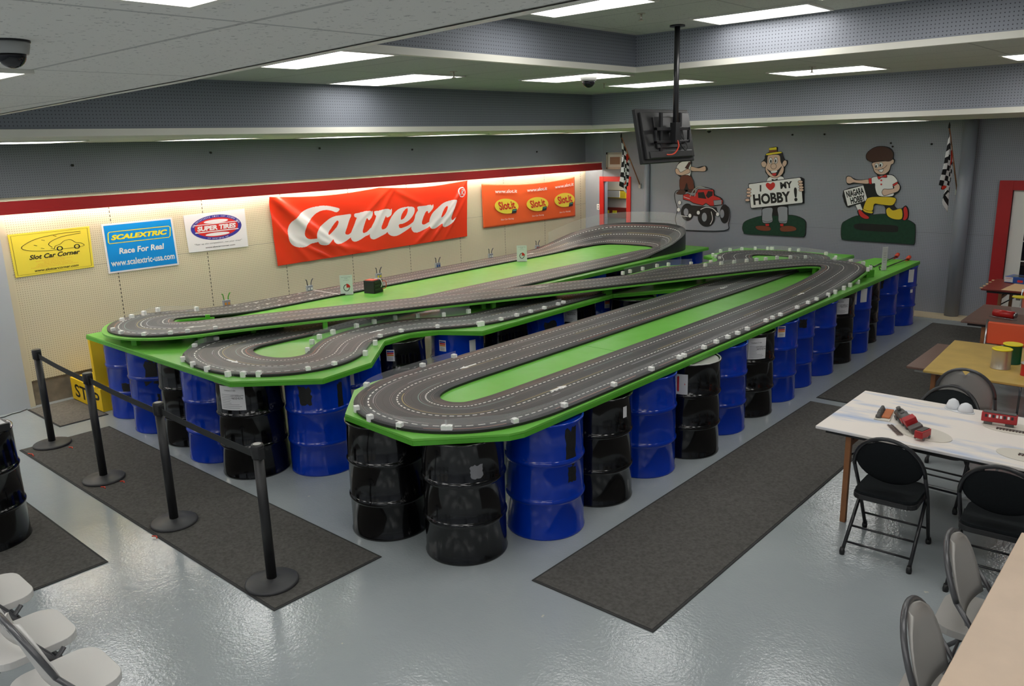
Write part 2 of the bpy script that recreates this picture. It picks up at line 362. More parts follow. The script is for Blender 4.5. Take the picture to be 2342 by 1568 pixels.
# stepped ceiling
struct(B('ceiling_low').box(-0.12, X3, YN, YB+0.12, ZC, ZC+0.04).box(X3, XR, Y3, YB+0.12, ZC, ZC+0.04).build('ceiling'))
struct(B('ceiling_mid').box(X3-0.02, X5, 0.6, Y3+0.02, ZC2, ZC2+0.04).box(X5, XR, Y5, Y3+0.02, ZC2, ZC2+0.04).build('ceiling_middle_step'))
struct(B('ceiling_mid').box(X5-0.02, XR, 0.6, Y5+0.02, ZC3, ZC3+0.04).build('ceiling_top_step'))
ZL = 3.10
lip = [(3.9, 1.86), (7.23, 1.57), (8.44, 1.43), (9.2, 1.34), (12.0, 1.05), (XR, 0.9)]
struct(B('ceiling_lip').prism([(3.9, YN)]+lip+[(XR, YN)], ZL, ZL+0.05).build('ceiling_near'))
struct(B('peg_grey_x').prism([(p[0], p[1]-0.08) for p in lip]+[(p[0], p[1]-0.04) for p in lip[::-1]], ZL+0.04, 3.74).build('wall_soffit_near'))
struct(B('soffit_trim').strip([(p[0], p[1]+0.004, ZL-0.004) for p in lip], [(p[0], p[1]+0.004, ZL+0.03) for p in lip]).strip([(p[0], p[1]+0.004, ZL-0.004) for p in lip], [(p[0], p[1]-0.03, ZL-0.004) for p in lip]).build('trim_9'))
struct(B('peg_grey_y_dim').box(X3-0.04, X3, YN, Y3, ZC+0.04, ZC2).box(X5-0.04, X5, 0.6, Y5, ZC2+0.04, ZC3).build('wall_soffit_left'))
struct(B('peg_grey_x').box(X3, XR, Y3, Y3+0.04, ZC+0.04, ZC2).box(X5, XR, Y5, Y5+0.04, ZC2+0.04, ZC3).build('wall_soffit_back'))
struct(B('soffit_trim').box(X3-0.04, X3+0.012, YN, Y3, ZC-0.006, ZC+0.045).box(X3-0.02, XR, Y3-0.012, Y3+0.04, ZC-0.006, ZC+0.045).build('trim_5'))
struct(B('soffit_trim').box(X5-0.04, X5+0.012, 0.6, Y5, ZC2-0.006, ZC2+0.04).box(X5-0.02, XR, Y5-0.012, Y5+0.04, ZC2-0.006, ZC2+0.04).build('trim_6'))
# red valance with tan top board and hidden tubes
va = empty('light_valance', (0, 0, 2.39), 'long red board valance running along the top of the cream pegboard wall', 'valance')
VY1 = 13.91
B('red_paint').box(0.40, 0.42, YN+0.1, VY1, -0.145, -0.005).build('front_board', va)
B('red_paint').box(0.42, 0.43, YN+0.1, VY1, -0.145, -0.105).build('lower_lip', va)
B('cream_trim').box(0.0, 0.43, YN+0.1, VY1, -0.003, 0.014).build('top_board', va)
for k in range(13):
    y0 = -2.6+k*1.27; t = B('tube', True)
    t.tube([(0.16, y0, -0.06), (0.16, y0+1.19, -0.06)], 0.014, 10).build('fluorescent_tube', va)
# ceiling troffers
def troffer(x0, x1, y0, y1, z, label):
    r = empty('ceiling_light', ((x0+x1)/2, (y0+y1)/2, z), label, 'ceiling light', 'fluorescent troffers in the stepped ceiling')
    hx, hy = (x1-x0)/2, (y1-y0)/2
    f = B('soffit_trim'); f.box(-hx-0.02, hx+0.02, -hy-0.02, -hy, -0.012, 0); f.box(-hx-0.02, hx+0.02, hy, hy+0.02, -0.012, 0); f.box(-hx-0.02, -hx, -hy, hy, -0.012, 0); f.box(hx, hx+0.02, -hy, hy, -0.012, 0)
    f.build('frame', r); B('diffuser').box(-hx, hx, -hy, hy, -0.007, -0.001).build('diffuser', r)
    return r
U = 'bright rectangular ceiling light '
troffer(5.12, 6.17, 3.10, 3.52, ZC2, U+'nearest the middle step corner over the left table')
troffer(4.08, 5.20, 4.56, 5.10, ZC2, U+'in the middle step left of centre, above the red banner')
troffer(5.17, 6.02, 5.90, 6.42, ZC2, U+'in the middle step beside the small dome camera')
troffer(5.10, 6.02, 7.38, 7.98, ZC2, U+'in the middle step just behind the pole of the screen')
troffer(6.86, 7.70, 7.42, 8.05, ZC2, U+'in the middle step right of the pole of the screen')
troffer(8.70, 9.75, 7.60, 8.22, ZC2, U+'in the middle step at the right edge of the photo')
troffer(7.02, 7.88, 5.72, 6.14, ZC3, U+'in the top step, large and next to the pegboard soffit')
troffer(6.45, 7.27, 4.22, 4.78, ZC3, U+'cut by the top edge of the photo above the pole')
troffer(8.02, 9.10, 5.20, 5.62, ZC3, U+'cut by the photo top, right of the large one')
troffer(10.4, 11.6, 3.0, 3.6, ZC3, U+'in the top step above the folding tables')
troffer(10.4, 11.6, 5.0, 5.6, ZC3, U+'in the top step above the white craft table')
troffer(8.6, 9.8, 2.2, 2.8, ZC3, U+'in the top step close in front of the near ceiling edge')
names = ['at the left edge of the photo', 'above the yellow banner', 'above the white oval sign', 'above the big red banner', 'above the orange banner', 'closest to the far left corner']
for k, nm in enumerate(names): troffer(1.02, 1.98, 2.90+1.86*k-0.36, 2.90+1.86*k+0.36, ZC, U+'of the left wall row, '+nm)
troffer(3.6, 4.55, 11.9, 12.6, ZC, U+'in the low step at the back wall, right of the screen')
troffer(5.9, 6.9, 11.9, 12.6, ZC, U+'in the low step above the running boy cutout')
troffer(8.6, 9.8, 11.9, 12.6, ZC, U+'in the low step at the back wall above the right door')
L = atz(400, -60, ZL)
troffer(8.80, 9.98, 0.22, 0.77, ZL, U+'in the near ceiling, cut by the top edge of the photo')
troffer(6.18, 7.39, 0.38, 0.97, ZL, U+'in the near ceiling, cut by the left edge of the photo')
troffer(5.2, 6.4, -0.9, -0.3, ZL, U+'in the near ceiling above the white chairs')
troffer(10.6, 11.8, -0.6, 0.0, ZL, U+'in the near ceiling beside the viewer')
troffer(7.8, 9.0, -1.9, -1.3, ZL, U+'in the near ceiling behind the viewer')
for k, (x, y) in enumerate(((2.6, -1.2), (2.6, -2.4), (5.2, -2.4), (7.9, -2.6), (10.5, -2.4), (12.6, -1.2), (12.6, 0.1), (0.8, -0.6))):
    troffer(x-0.6, x+0.6, y-0.3, y+0.3, ZL if x > 3.9 else ZC, U+'in the ceiling behind the viewer, ' + ['left bay front', 'left bay rear', 'second bay rear', 'third bay rear', 'fourth bay rear', 'right bay rear', 'right bay front', 'along the left wall'][k])
# sprinklers
for i, (x, y, z, nm) in enumerate(((5.45, 4.75, ZC2, 'between two lights of the middle step'), (6.9, 5.2, ZC3, 'in the top step left of the pole'), (7.35, 7.2, ZC2, 'over the large light right of the pole'), (5.25, 7.1, ZC2, 'left of the pole of the screen'))):
    q = B('tin', True); q.lathe([(0.03, -0.004), (0.03, 0)], n=16); q.lathe([(0.007, -0.045), (0.007, 0)], n=8); q.lathe([(0.018, -0.05), (0.018, -0.045)], n=12)
    tag(q.build('sprinkler', loc=(x, y, z)), 'small sprinkler head in the ceiling '+nm, 'sprinkler')
# dome cameras
def dome(loc, s, label, dark=True):
    r = empty('dome_camera', loc, label, 'security camera')
    B('cap_grey', True).lathe([(0.075*s, 0), (0.075*s, -0.02*s), (0.066*s, -0.055*s)], n=32).build('housing', r)
    if dark: B('black_plastic', True).lathe([(0.079*s, 0.0), (0.079*s, -0.008*s)], n=32).build('mounting_ring', r)
    B('dark_glass', True).lathe([(0.056*s*math.cos(a), -0.055*s-0.056*s*math.sin(a)) for a in [i*PI/2/9 for i in range(9)]]+[(0.001, -0.111*s)], n=32).build('lens_dome', r)
dome(Vector(atz(20, 92, ZL)), 0.55, 'grey dome camera hanging in the near ceiling at the left edge')
dome((5.82, 6.05, ZC2), 1.0, 'small grey dome camera on the middle ceiling step in front of a light', False)
dome((3.2, 13.2, ZC), 0.7, 'tiny dome camera on the low ceiling above the left flag', False)
# anchors left in the pegboard: small black knobs
for i, (q, pl) in enumerate((((165, 378), 'L'), ((481, 349), 'L'), ((730, 339), 'L'), ((942, 342), 'L'), ((1227, 347), 'L'), ((1813, 308), 'B'), ((1886, 307), 'B'), ((2038, 327), 'B'), ((2042, 335), 'B'), ((2131, 329), 'B'))):
    p = atx(*q, 0.0) if pl == 'L' else aty(*q, YB)
    d = B('ink_black', True)
    if pl == 'L': d.tube([(0, 0, 0), (0.02, 0, 0)], 0.014, 10)
    else: d.tube([(0, 0, 0), (0, -0.02, 0)], 0.014, 10)
    wh = ['near the left photo edge', 'above the blue sign', 'above the left half of the red banner', 'above the right half of the red banner', 'above the orange banner', 'above the straw hat, left one', 'above the straw hat, right one', 'beside the brown cap, upper one', 'beside the brown cap, lower one', 'left of the right flag'][i]
    tag(d.build('wall_hook', loc=p), 'tiny black hook in the grey pegboard '+wh, 'hook')

# doorway at left with a red frame and a dim room behind it
d = empty('door_1', (0, YB, 0)); d['kind'] = 'structure'
f = B('door_red'); f.box(0.37, 0.47, -0.03, 0.02, 0, 2.11); f.box(1.03, 1.13, -0.03, 0.02, 0, 2.11); f.box(0.47, 1.03, -0.03, 0.02, 2.01, 2.11); f.build('door_frame', d, bevel=0.004)
q = B('dark_room'); q.box(-1.2, 1.6, 1.75, 1.8, 0, 2.6); q.box(-1.2, -1.15, 0.12, 1.8, 0, 2.6); q.box(1.55, 1.6, 0.12, 1.8, 0, 2.6); q.box(-1.2, 1.6, 0.12, 1.8, 2.4, 2.45); q.box(-1.2, 1.6, 0.12, 1.8, -0.05, 0.0); struct(q.build('wall_side_room')).location = (0, YB, 0)
r = empty('toy_display_unit', (0.22, YB+0.85, 0), 'blurry toy display behind the left doorway, green awning over white shelves', 'display')
B('brown_dark').box(-0.55, 0.1, 0.3, 0.4, 0, 2.0).build('back_board', r)
B('cap_grey').box(-0.35, 0.3, -0.15, 0.2, 0.6, 1.2).build('cabinet', r); B('red_brown').box(-0.42, 0.34, -0.2, 0.2, 1.2, 1.42).build('counter', r)
B('card').box(-0.35, 0.3, -0.1, 0.2, 1.42, 1.62).build('shelf_panel', r); B('pants_yellow').box(-0.42, 0.34, -0.2, 0.2, 1.62, 1.76).build('awning', r)
B('card').box(-0.25, 0.2, -0.22, -0.2, 1.64, 1.78).build('name_plate', r); B('card').box(-0.35, 0.3, -0.05, 0.2, 1.78, 2.05).build('upper_panel', r)
for x in (-0.18, 0.02): B('bright_yellow').box(x, x+0.1, -0.215, -0.2, 1.30, 1.36).build('coin_slot', r)
# white glazed door at right with a red frame
d = empty('door_2', (0, YB, 0)); d['kind'] = 'structure'
f = B('red_paint'); f.box(7.60, 7.78, -0.04, 0.02, 0, 2.09); f.box(8.72, 8.9, -0.04, 0.02, 0, 2.09); f.box(7.78, 8.72, -0.04, 0.02, 1.95, 2.09); f.build('door_frame', d, bevel=0.004)
q = B('door_white'); q.box(7.79, 7.98, 0.0, 0.045, 0.01, 1.95); q.box(8.52, 8.71, 0.0, 0.045, 0.01, 1.95); q.box(7.98, 8.52, 0.0, 0.045, 0.01, 0.32); q.box(7.98, 8.52, 0.0, 0.045, 1.80, 1.95)
q.box(8.16, 8.175, 0.005, 0.03, 0.32, 1.8); q.box(8.33, 8.345, 0.005, 0.03, 0.32, 1.8)
for k in range(1, 5): q.box(7.98, 8.52, 0.005, 0.03, 0.32+k*0.296-0.008, 0.32+k*0.296+0.008)
dl = q.build('door_leaf', d); B('dark_glass').box(7.98, 8.52, 0.012, 0.022, 0.32, 1.8).build('glass_panes', dl); B('chrome', True).lathe([(0.03, 0), (0.02, 0.04)], (8.62, -0.04, 0.98), 16).build('door_knob', dl)
# wall things at the far left corner
p = atz(1370, 471, 1.4); p = aty(1369, 473, YB)
o = empty('wall_outlet', p, 'white double power outlet left of the left doorway', 'outlet'); B('white_plastic').box(-0.04, 0.04, -0.012, 0, -0.06, 0.06).build('cover_plate', o, bevel=0.006); [B('ink_black', True).tube([(0, -0.014, z), (0, -0.01, z)], 0.012, 10).build('socket', o) for z in (0.024, -0.022)]
p0 = aty(1391, 386, YB); p1 = aty(1425, 348, YB)
o = empty('framed_picture', ((p0.x+p1.x)/2, YB, (p0.z+p1.z)/2), 'silver framed picture on the grey wall behind the left flag', 'picture'); W2, H2 = (p1.x-p0.x)/2+0.02, (p1.z-p0.z)/2
f = B('frame_silver')
for a in ((-W2, -W2+0.035, -H2, H2), (W2-0.035, W2, -H2, H2), (-W2, W2, -H2, -H2+0.035), (-W2, W2, H2-0.035, H2)): f.box(a[0], a[1], -0.05, 0, a[2], a[3])
f.build('frame', o); B('card').box(-W2+0.03, W2-0.03, -0.02, -0.005, -H2+0.03, H2-0.03).build('mount', o); B('photo_tone').box(-W2+0.08, W2-0.08, -0.024, -0.02, -H2+0.09, H2-0.09).build('print', o)

# ------------------------------------------------------------------ floor mats
def floor_mat(x0, x1, y0, y1, label, m_='mat_grey'):
    r = empty('floor_mat', ((x0+x1)/2, (y0+y1)/2, 0), label, 'mat'); hx, hy = (x1-x0)/2, (y1-y0)/2
    B('mat_edge').box(-hx, hx, -hy, hy, 0, 0.007).build('rubber_edge', r, bevel=0.003); B(m_).box(-hx+0.018, hx-0.018, -hy+0.018, hy-0.018, 0.004, 0.010).build('carpet', r)
floor_mat(1.48, 6.02, 2.37, 3.25, 'long dark grey runner mat under the four belt posts')
floor_mat(7.06, 8.0, 3.67, 8.42, 'long dark grey mat on the floor right of the blue and black drums, nearer one')
floor_mat(7.06, 8.15, 8.58, 13.15, 'long dark grey mat beyond the first one, reaching to the back wall')
floor_mat(1.2, 4.52, 1.05, 1.97, 'dark grey mat beneath the single black drum at the left edge')
floor_mat(0.10, 1.06, 2.90, 3.42, 'small brown grey doormat in front of the yellow step', 'mat_brown')

# ------------------------------------------------------------------ green plywood table tops
TZ = 0.94
KF = (EYE.z-TZ)/(EYE.z-0.91)        # table plan measured at 0.91 m, kept in line with the surveyed height
def up_(x, y): return (EYE.x+(x-EYE.x)*KF, EYE.y+(y-EYE.y)*KF)
def table_top(poly, label, apron=0.05):
    r = empty('plywood_table_top', (0, 0, 0), label, 'table top')
    B('green_paint').prism(poly, TZ-0.018, TZ).build('plywood_sheet', r, bevel=0.002)
    k = len(poly); mb = B('green_edge')
    area = sum(poly[i][0]*poly[(i+1) % k][1]-poly[(i+1) % k][0]*poly[i][1] for i in range(k)); sg = 1 if area > 0 else -1
    for i in range(k):
        a = Vector(poly[i]); b_ = Vector(poly[(i+1) % k]); t = (b_-a).normalized(); nn = Vector((-t.y, t.x))*sg*0.035; o = -nn*0.1
        q = [a+o, b_+o, b_+nn, a+nn]; mb.prism([tuple(v) for v in q], TZ-0.018-apron+0.018, TZ-0.0185)
    mb.build('edge_frame', r)
    return r
T1 = [(0.88, 3.38), (3.94, 3.37), (4.53, 3.91), (4.46, 4.50), (3.91, 5.12), (3.88, 5.49), (4.02, 5.77), (4.44, 6.02), (4.40, 8.50), (3.70, 8.50), (3.16, 7.55), (3.25, 13.22), (0.72, 13.45), (0.76, 6.0)]
T2 = [(3.70, 8.515), (4.40, 8.515), (4.87, 9.27), (4.955, 9.30), (4.955, 12.25), (5.70, 12.25), (5.73, 13.45), (3.80, 13.45), (3.70, 12.20), (3.96, 12.02), (4.08, 11.70), (4.05, 11.30), (3.70, 10.90)]
T3 = [(5.46, 3.44), (6.27, 3.39), (6.73, 3.86), (6.77, 3.97), (6.77, 13.28), (6.10, 13.28), (6.0, 12.6), (5.99, 12.235), (4.97, 12.235), (4.97, 4.10), (5.03, 3.86)]
T1, T2, T3 = [[up_(*q) for q in T_] for T_ in (T1, T2, T3)]
table_top(T1, 'big green plywood table top along the cream wall with a stepped right edge')
table_top(T2, 'green plywood table top in the far middle carrying the small far loop')
table_top(T3, 'long green plywood table top on the right with cut corners towards the viewer')
# seam lines in the long top
tag(B('green_edge').box(5.78, 6.14, 6.03, 6.035, TZ+0.0002, TZ+0.0012).build('plywood_seam'), 'thin seam across the green island of the right table', 'seam')

# ------------------------------------------------------------------ track: centre line (x, y, z, half width, bank rise of outer edge, side) in driving order
W_ = 0.325
CL = [ (5.38, 11.9, .93, .29), (5.37, 11.4, .93, .30), (5.37, 10.0, .93, .32), (5.35, 8.0, .93, .325), (5.34, 6.0, .93, .33), (5.335, 5.0, .93, .33), (5.335, 4.55, .93, .33),
 (5.36, 4.22, .93, .335), (5.47, 3.96, .93, .335), (5.66, 3.80, .93, .33), (5.89, 3.75, .93, .32), (6.12, 3.80, .93, .32), (6.31, 3.97, .93, .325), (6.395, 4.25, .93, .33), (6.415, 4.7, .93, .33),
 (6.42, 6.0, .93, .325), (6.42, 8.0, .93, .32), (6.40, 9.5, .93, .315), (6.365, 10.1, .935, .30), (6.36, 10.55, .96, .29), (6.375, 10.9, 1.005, .285), (6.36, 11.18, 1.04, .285), (6.22, 11.43, 1.05, .30), (5.95, 11.53, 1.05, .325),
 (5.68, 11.42, 1.05, .32), (5.47, 11.15, 1.05, .315), (5.26, 10.75, 1.05, .31), (5.0, 10.18, 1.05, .31), (4.4, 8.86, 1.05, .31), (3.80, 7.53, 1.05, .31), (3.2, 6.24, 1.05, .31), (2.62, 4.98, 1.05, .31), (2.27, 4.27, 1.045, .31), (2.13, 3.99, 1.04, .32),
 (1.93, 3.76, 1.04, .33), (1.66, 3.68, 1.04, .33), (1.38, 3.80, 1.04, .33), (1.20, 4.02, 1.03, .32), (1.12, 4.35, 1.0, .31), (1.10, 4.70, .96, .31), (1.11, 5.1, .935, .31), (1.12, 5.6, .93, .31), (1.10, 7.5, .93, .30), (1.08, 9.5, .93, .295), (1.08, 11.0, .93, .30)]
CL = [(a, b_, c_, h, 0.0) for a, b_, c_, h in CL]
CL += [(1.06, 11.6, .94, .30, .04), (1.05, 12.1, .95, .29, .12), (1.10, 12.55, .96, .29, .20), (1.30, 12.88, .97, .29, .27), (1.62, 13.02, .97, .29, .30), (1.98, 13.05, .97, .29, .31), (2.33, 13.02, .97, .29, .31), (2.62, 12.86, .97, .29, .28), (2.80, 12.56, .96, .29, .22), (2.83, 12.2, .95, .29, .12), (2.80, 11.7, .94, .30, .04), (2.78, 11.2, .93, .31, 0)]
CL += [(a, b_, c_, h, 0.0) for a, b_, c_, h in [(2.77, 10.0, .93, .31), (2.76, 8.0, .93, .315), (2.77, 6.0, .93, .315), (2.775, 5.0, .93, .32), (2.77, 4.45, .93, .32), (2.77, 4.10, .93, .34), (2.90, 3.86, .93, .34), (3.15, 3.735, .93, .31), (3.45, 3.70, .93, .295), (3.76, 3.77, .93, .295),
 (3.97, 3.95, .93, .295), (4.045, 4.20, .93, .29), (3.98, 4.43, .93, .28), (3.80, 4.64, .93, .28), (3.64, 4.86, .93, .28), (3.55, 5.15, .93, .285), (3.555, 5.5, .93, .29), (3.66, 5.80, .93, .29), (3.88, 6.08, .93, .29), (4.03, 6.4, .93, .29), (4.07, 7.0, .93, .285), (4.08, 8.5, .93, .28),
 (4.10, 9.8, .93, .28), (4.12, 10.5, .93, .28), (4.27, 10.95, .93, .28), (4.47, 11.30, .93, .28), (4.52, 11.62, .93, .28), (4.40, 11.95, .93, .28), (4.22, 12.25, .93, .28), (4.14, 12.55, .93, .28), (4.26, 12.83, .93, .28), (4.56, 12.95, .93, .27), (4.92, 12.96, .93, .27), (5.22, 12.85, .93, .28), (5.38, 12.5, .93, .28)]]
CL = [up_(q[0], q[1])+(q[2]+TZ-0.91, q[3]*KF, q[4]) for q in CL]
PATH = [np.array(p) for p in cr(CL, 8, closed=True)]
NP = len(PATH)
LE, RE, UVv = [], [], []
dist = 0.0
for i, p in enumerate(PATH):
    t = PATH[(i+1) % NP][:2]-PATH[i-1][:2]; t = t/np.linalg.norm(t); nn = np.array((-t[1], t[0]))       # left of travel
    if i: dist += float(np.linalg.norm(p[:2]-PATH[i-1][:2]))
    UVv.append(dist)
    l = p[:2]+nn*p[3]; r_ = p[:2]-nn*p[3]
    LE.append((l[0], l[1], p[2]+max(0.0, p[4]))); RE.append((r_[0], r_[1], p[2]-(0.04 if p[4] > 0.1 else 0.0)*min(1, p[4]/.3)))
def side_of(i):   # banked turn is a right-hander: outer edge is the left edge
    return LE[i], RE[i]
def track_mesh():
    bm = bmesh.new(); uvl = bm.loops.layers.uv.new('UVMap'); rows = []
    K = 6
    for i in range(NP+1):
        j = i % NP; L_, R_ = Vector(LE[j]), Vector(RE[j]); bank = PATH[j][4]
        row = []
        for k in range(K+1):
            f = k/K; q = L_.lerp(R_, f)
            if bank > 0: q.z = R_.z+(L_.z-R_.z)*((1-f)**1.2)
            row.append(bm.verts.new(q))
        row += [bm.verts.new(R_-Vector((0, 0, 0.018))), bm.verts.new(L_-Vector((0, 0, 0.018)))]
        rows.append(row)
    tot = UVv[-1]
    for i in range(NP):
        v0 = UVv[i]; v1 = UVv[i+1] if i+1 < NP else UVv[i]+float(np.linalg.norm(PATH[0][:2]-PATH[-1][:2]))
        A, B_ = rows[i], rows[i+1]
        for k in range(K):
            f = bm.faces.new([A[k], A[k+1], B_[k+1], B_[k]]); f.smooth = True; f.material_index = 0
            for lp, uv in zip(f.loops, ((k/K, v0), ((k+1)/K, v0), ((k+1)/K, v1), (k/K, v1))): lp[uvl].uv = uv
        under = [] if PATH[i][4] > 0.005 or PATH[(i+1) % NP][4] > 0.005 else [(A[K+1], A[K+2], B_[K+2], B_[K+1])]      # the banked turn is hollow, closed by its skirt
        for q in [(A[K], A[K+1], B_[K+1], B_[K]), (A[K+2], A[0], B_[0], B_[K+2])]+under:
            f = bm.faces.new(q); f.material_index = 1
    bmesh.ops.recalc_face_normals(bm, faces=bm.faces)
    me = bpy.data.meshes.new('racing_surface'); bm.to_mesh(me); bm.free(); me.materials.append(MATS['track_plastic']); me.materials.append(MATS['track_edge']); return me
track = empty('slot_car_track', (0, 0, 0), 'dark grey six lane slot car race track winding over the green tables', 'race track')
link('racing_surface', track_mesh(), track)
def at_s(i): return PATH[i], LE[i], RE[i]
# black skirt below the banked turn
bi = [i for i in range(NP) if PATH[i][4] > 0.015]
mb = B('black_satin'); mb.strip([LE[i] for i in bi], [(LE[i][0]+0.0, LE[i][1], TZ) for i in bi]); mb.strip([(RE[i][0], RE[i][1], RE[i][2]) for i in bi], [(RE[i][0], RE[i][1], TZ) for i in bi])
mb.build('bank_skirt', track)
def near_i(x, y, z=None):
    return min(range(NP), key=lambda i: (PATH[i][0]-x)**2+(PATH[i][1]-y)**2+(0 if z is None else 30*(PATH[i][2]-z)**2))
def arrow(x, y, z=None, ln=0.20):
    i = near_i(x, y, z); p = PATH[i]; t = PATH[(i+1) % NP][:2]-PATH[i-1][:2]; a = math.atan2(t[1], t[0]); zz = p[2]+0.0015
    if p[4] > 0: zz = None
    c_, s_ = math.cos(a), math.sin(a)
    fn = lambda u, v: (x+u*c_-v*s_, y+u*s_+v*c_, p[2]+0.0025)
    mb = B('white_flat'); fill(mb, fn, [(-ln/2, -0.012), (ln*0.12, -0.012), (ln*0.08, -0.034), (ln/2, 0), (ln*0.08, 0.034), (ln*0.12, 0.012), (-ln/2, 0.012)]); mb.build('direction_arrow', track)
for q in ((1070, 838, .93, None), (1278, 888, .93, None), (1655, 658, .93, None), (1832, 672, .93, None), (1238, 656, 1.05, 1.05), (447, 745, 1.05, 1.05), (532, 826, .93, None), (862, 757, .93, None), (1427, 590, .93, None), (1213, 580, .93, None)):
    p = atz(q[0], q[1], q[2]+TZ-0.91); arrow(p.x, p.y, None if q[3] is None else q[3]+TZ-0.91)
# grid marks and start line by the wall
def marks():
    mb = B('white_flat'); z = TZ+0.0225
    fn = lambda u, v: up_(u, v)+(z,)
    fill(mb, fn, [(0.80, 6.43), (1.41, 6.43), (1.41, 6.45), (0.80, 6.45)])
    for k in range(5):
        for j in range(3):
            x = 0.84+0.2*j+(0.1 if k % 2 else 0); y = 5.2+0.24*k+0.04*j
            fill(mb, fn, [(x, y), (x+0.06, y), (x+0.06, y+0.012), (x, y+0.012)]); fill(mb, fn, [(x, y), (x+0.012, y), (x+0.012, y+0.06), (x, y+0.06)])
    mb.build('start_grid_marks', track)
marks()

# ------------------------------------------------------------------ raised decks under the bridge part of the track
ie = [i for i in range(NP) if PATH[i][2] > TZ+0.055 and PATH[i][4] == 0 and PATH[i][0] > 0]
i0, i1 = min(ie), max(ie)
def deck_edges(i):
    p = np.array(PATH[i]); t = PATH[(i+1) % NP][:2]-PATH[i-1][:2]; t = t/np.linalg.norm(t); nn = np.array((-t[1], t[0]))
    return p, nn
r = empty('bridge_deck', (0, 0, 0), 'raised green deck carrying the bridge part of the track across the tables', 'bridge')
mb = B('green_paint'); tops = []; bots = []
rows = []
for i in range(i0, i1+1):
    p, nn = deck_edges(i); ex = 0.025
    if i > i1-70: ex = 0.025+0.028*min(1, (i-(i1-70))/15)*(1 if i < i1-12 else 0.3)
    a = p[:2]+nn*(p[3]+0.025); b_ = p[:2]-nn*(p[3]+0.025)
    # left turns keep the outer edge on the right; the wide lip is on the near side (left edge of travel)
    a = p[:2]+nn*(p[3]+(ex if i > i1-70 else 0.02)); z = p[2]-0.0185
    rows.append([mb.bm.verts.new((a[0], a[1], z)), mb.bm.verts.new((b_[0], b_[1], z)), mb.bm.verts.new((b_[0], b_[1], z-0.02)), mb.bm.verts.new((a[0], a[1], z-0.02))])
for A, B_ in zip(rows, rows[1:]):
    for k in range(4): mb.face([A[k], A[(k+1) % 4], B_[(k+1) % 4], B_[k]])
mb.face(rows[0][::-1]); mb.face(rows[-1]); mb.build('deck', r)
def post(x, y, sx=0.05, sy=0.05, rz=0.43, top=None):
    top = TZ+0.099
    B('green_edge').cbox((x, y, (TZ+0.001+top)/2), (sx, sy, top-TZ-0.001), rz).build('support_block', r, bevel=0.002)
for q in ((311, 789), (463, 783), (1105, 692)): p = atz(q[0], q[1], TZ); post(p.x, p.y, 0.07, 0.05)
for x, y, sx, sy in ((1.62, 3.50, .06, .1), (1.72, 4.0, .05, .12), (1.5, 4.5, .05, .05), (2.35, 4.55, .3, .05), (3.0, 5.05, .05, .05), (3.62, 6.9, .05, .05), (3.74, 6.95, .05, .05), (4.35, 8.45, .05, .12), (4.18, 8.6, .3, .04), (4.72, 10.3, .05, .05), (5.74, 11.55, .05, .4), (5.95, 11.25, .06, .06), (6.12, 11.22, .05, .05), (6.62, 11.42, .06, .14)): post(*up_(x, y), sx, sy, -0.42)
# solid side panels below the deck
def side_panel(u0, u1, side):
    A = []; Bq = []
    for i in range(i0, i1+1):
        p, nn = deck_edges(i)
        if u0 <= p[1] <= u1 and p[0] < 5.6: a = p[:2]+side*nn*(p[3]-0.03); A.append((a[0], a[1], p[2]-0.04)); Bq.append((a[0], a[1], TZ+0.0))
    if len(A) > 1:
        m_ = B('green_edge'); m_.strip(A, Bq); o = m_.build('side_panel', r); s_ = o.modifiers.new('thickness', 'SOLIDIFY'); s_.thickness = 0.015
side_panel(6.35, 8.0, -1); side_panel(9.2, 10.0, -1); side_panel(3.9, 4.9, -1)

# ------------------------------------------------------------------ clear barriers with white clips
def barrier(pts, z, label, h=0.085, double=(), off=0.012, panel=None):
    r = empty('clear_barrier', (0, 0, 0), label, 'barrier')
    P = [atz(q[0], q[1], q[2]+TZ-0.91 if len(q) > 2 else z) for q in pts]
    base = [tuple(map(float, q)) for q in cr([(p.x, p.y, p.z) for p in P], 6)]
    cen = Vector((np.mean([b_[0] for b_ in base]), np.mean([b_[1] for b_ in base]), 0))
    mb = B('clear_plastic'); ins = []
    for i, p in enumerate(base):
        j = near_i(p[0], p[1], p[2]+0.02); c_ = Vector((PATH[j][0]-p[0], PATH[j][1]-p[1], 0))
        c_ = c_.normalized()*0.022 if c_.length > 1e-6 else c_; ins.append(Vector((p[0], p[1], p[2]))+c_)
    mb.strip(ins, [v+Vector((0, 0, h)) for v in ins]); o = mb.build('clear_panel', r, fix=False)
    s_ = o.modifiers.new('thickness', 'SOLIDIFY'); s_.thickness = 0.002
    for k, p in enumerate(P):
        j = near_i(p.x, p.y, p.z+0.02); a = math.atan2(PATH[(j+1) % NP][1]-PATH[j-1][1], PATH[(j+1) % NP][0]-PATH[j-1][0])
        c_ = B('white_plastic'); c_.cbox((0, 0, 0.025), (0.042, 0.040, 0.050)); c_.cbox((0, 0, 0.0505), (0.022, 0.038, 0.004))
        o = c_.build('clip', r, loc=p, bevel=0.003); o.rotation_euler = (0, 0, a)
barrier([(1039, 822), (967, 843), (839, 888), (816, 942), (847, 963), (915, 981), (1016.5, 988), (1028.5, 988), (1178, 972), (1291, 936), (1404, 888), (1490, 852), (1554, 825), (1564, 821), (1610, 802), (1638, 789), (1664.5, 778), (1687, 769), (1709, 759), (1751.6, 740), (1766.5, 733), (1784.7, 726), (1823, 709), (1848, 698), (1867.5, 690), (1894, 679), (1910, 672), (1930, 663), (1944, 656), (1961.5, 649)], TZ, 'clear barrier with white clips around the nearest hairpin and along the right table edge', 0.085)
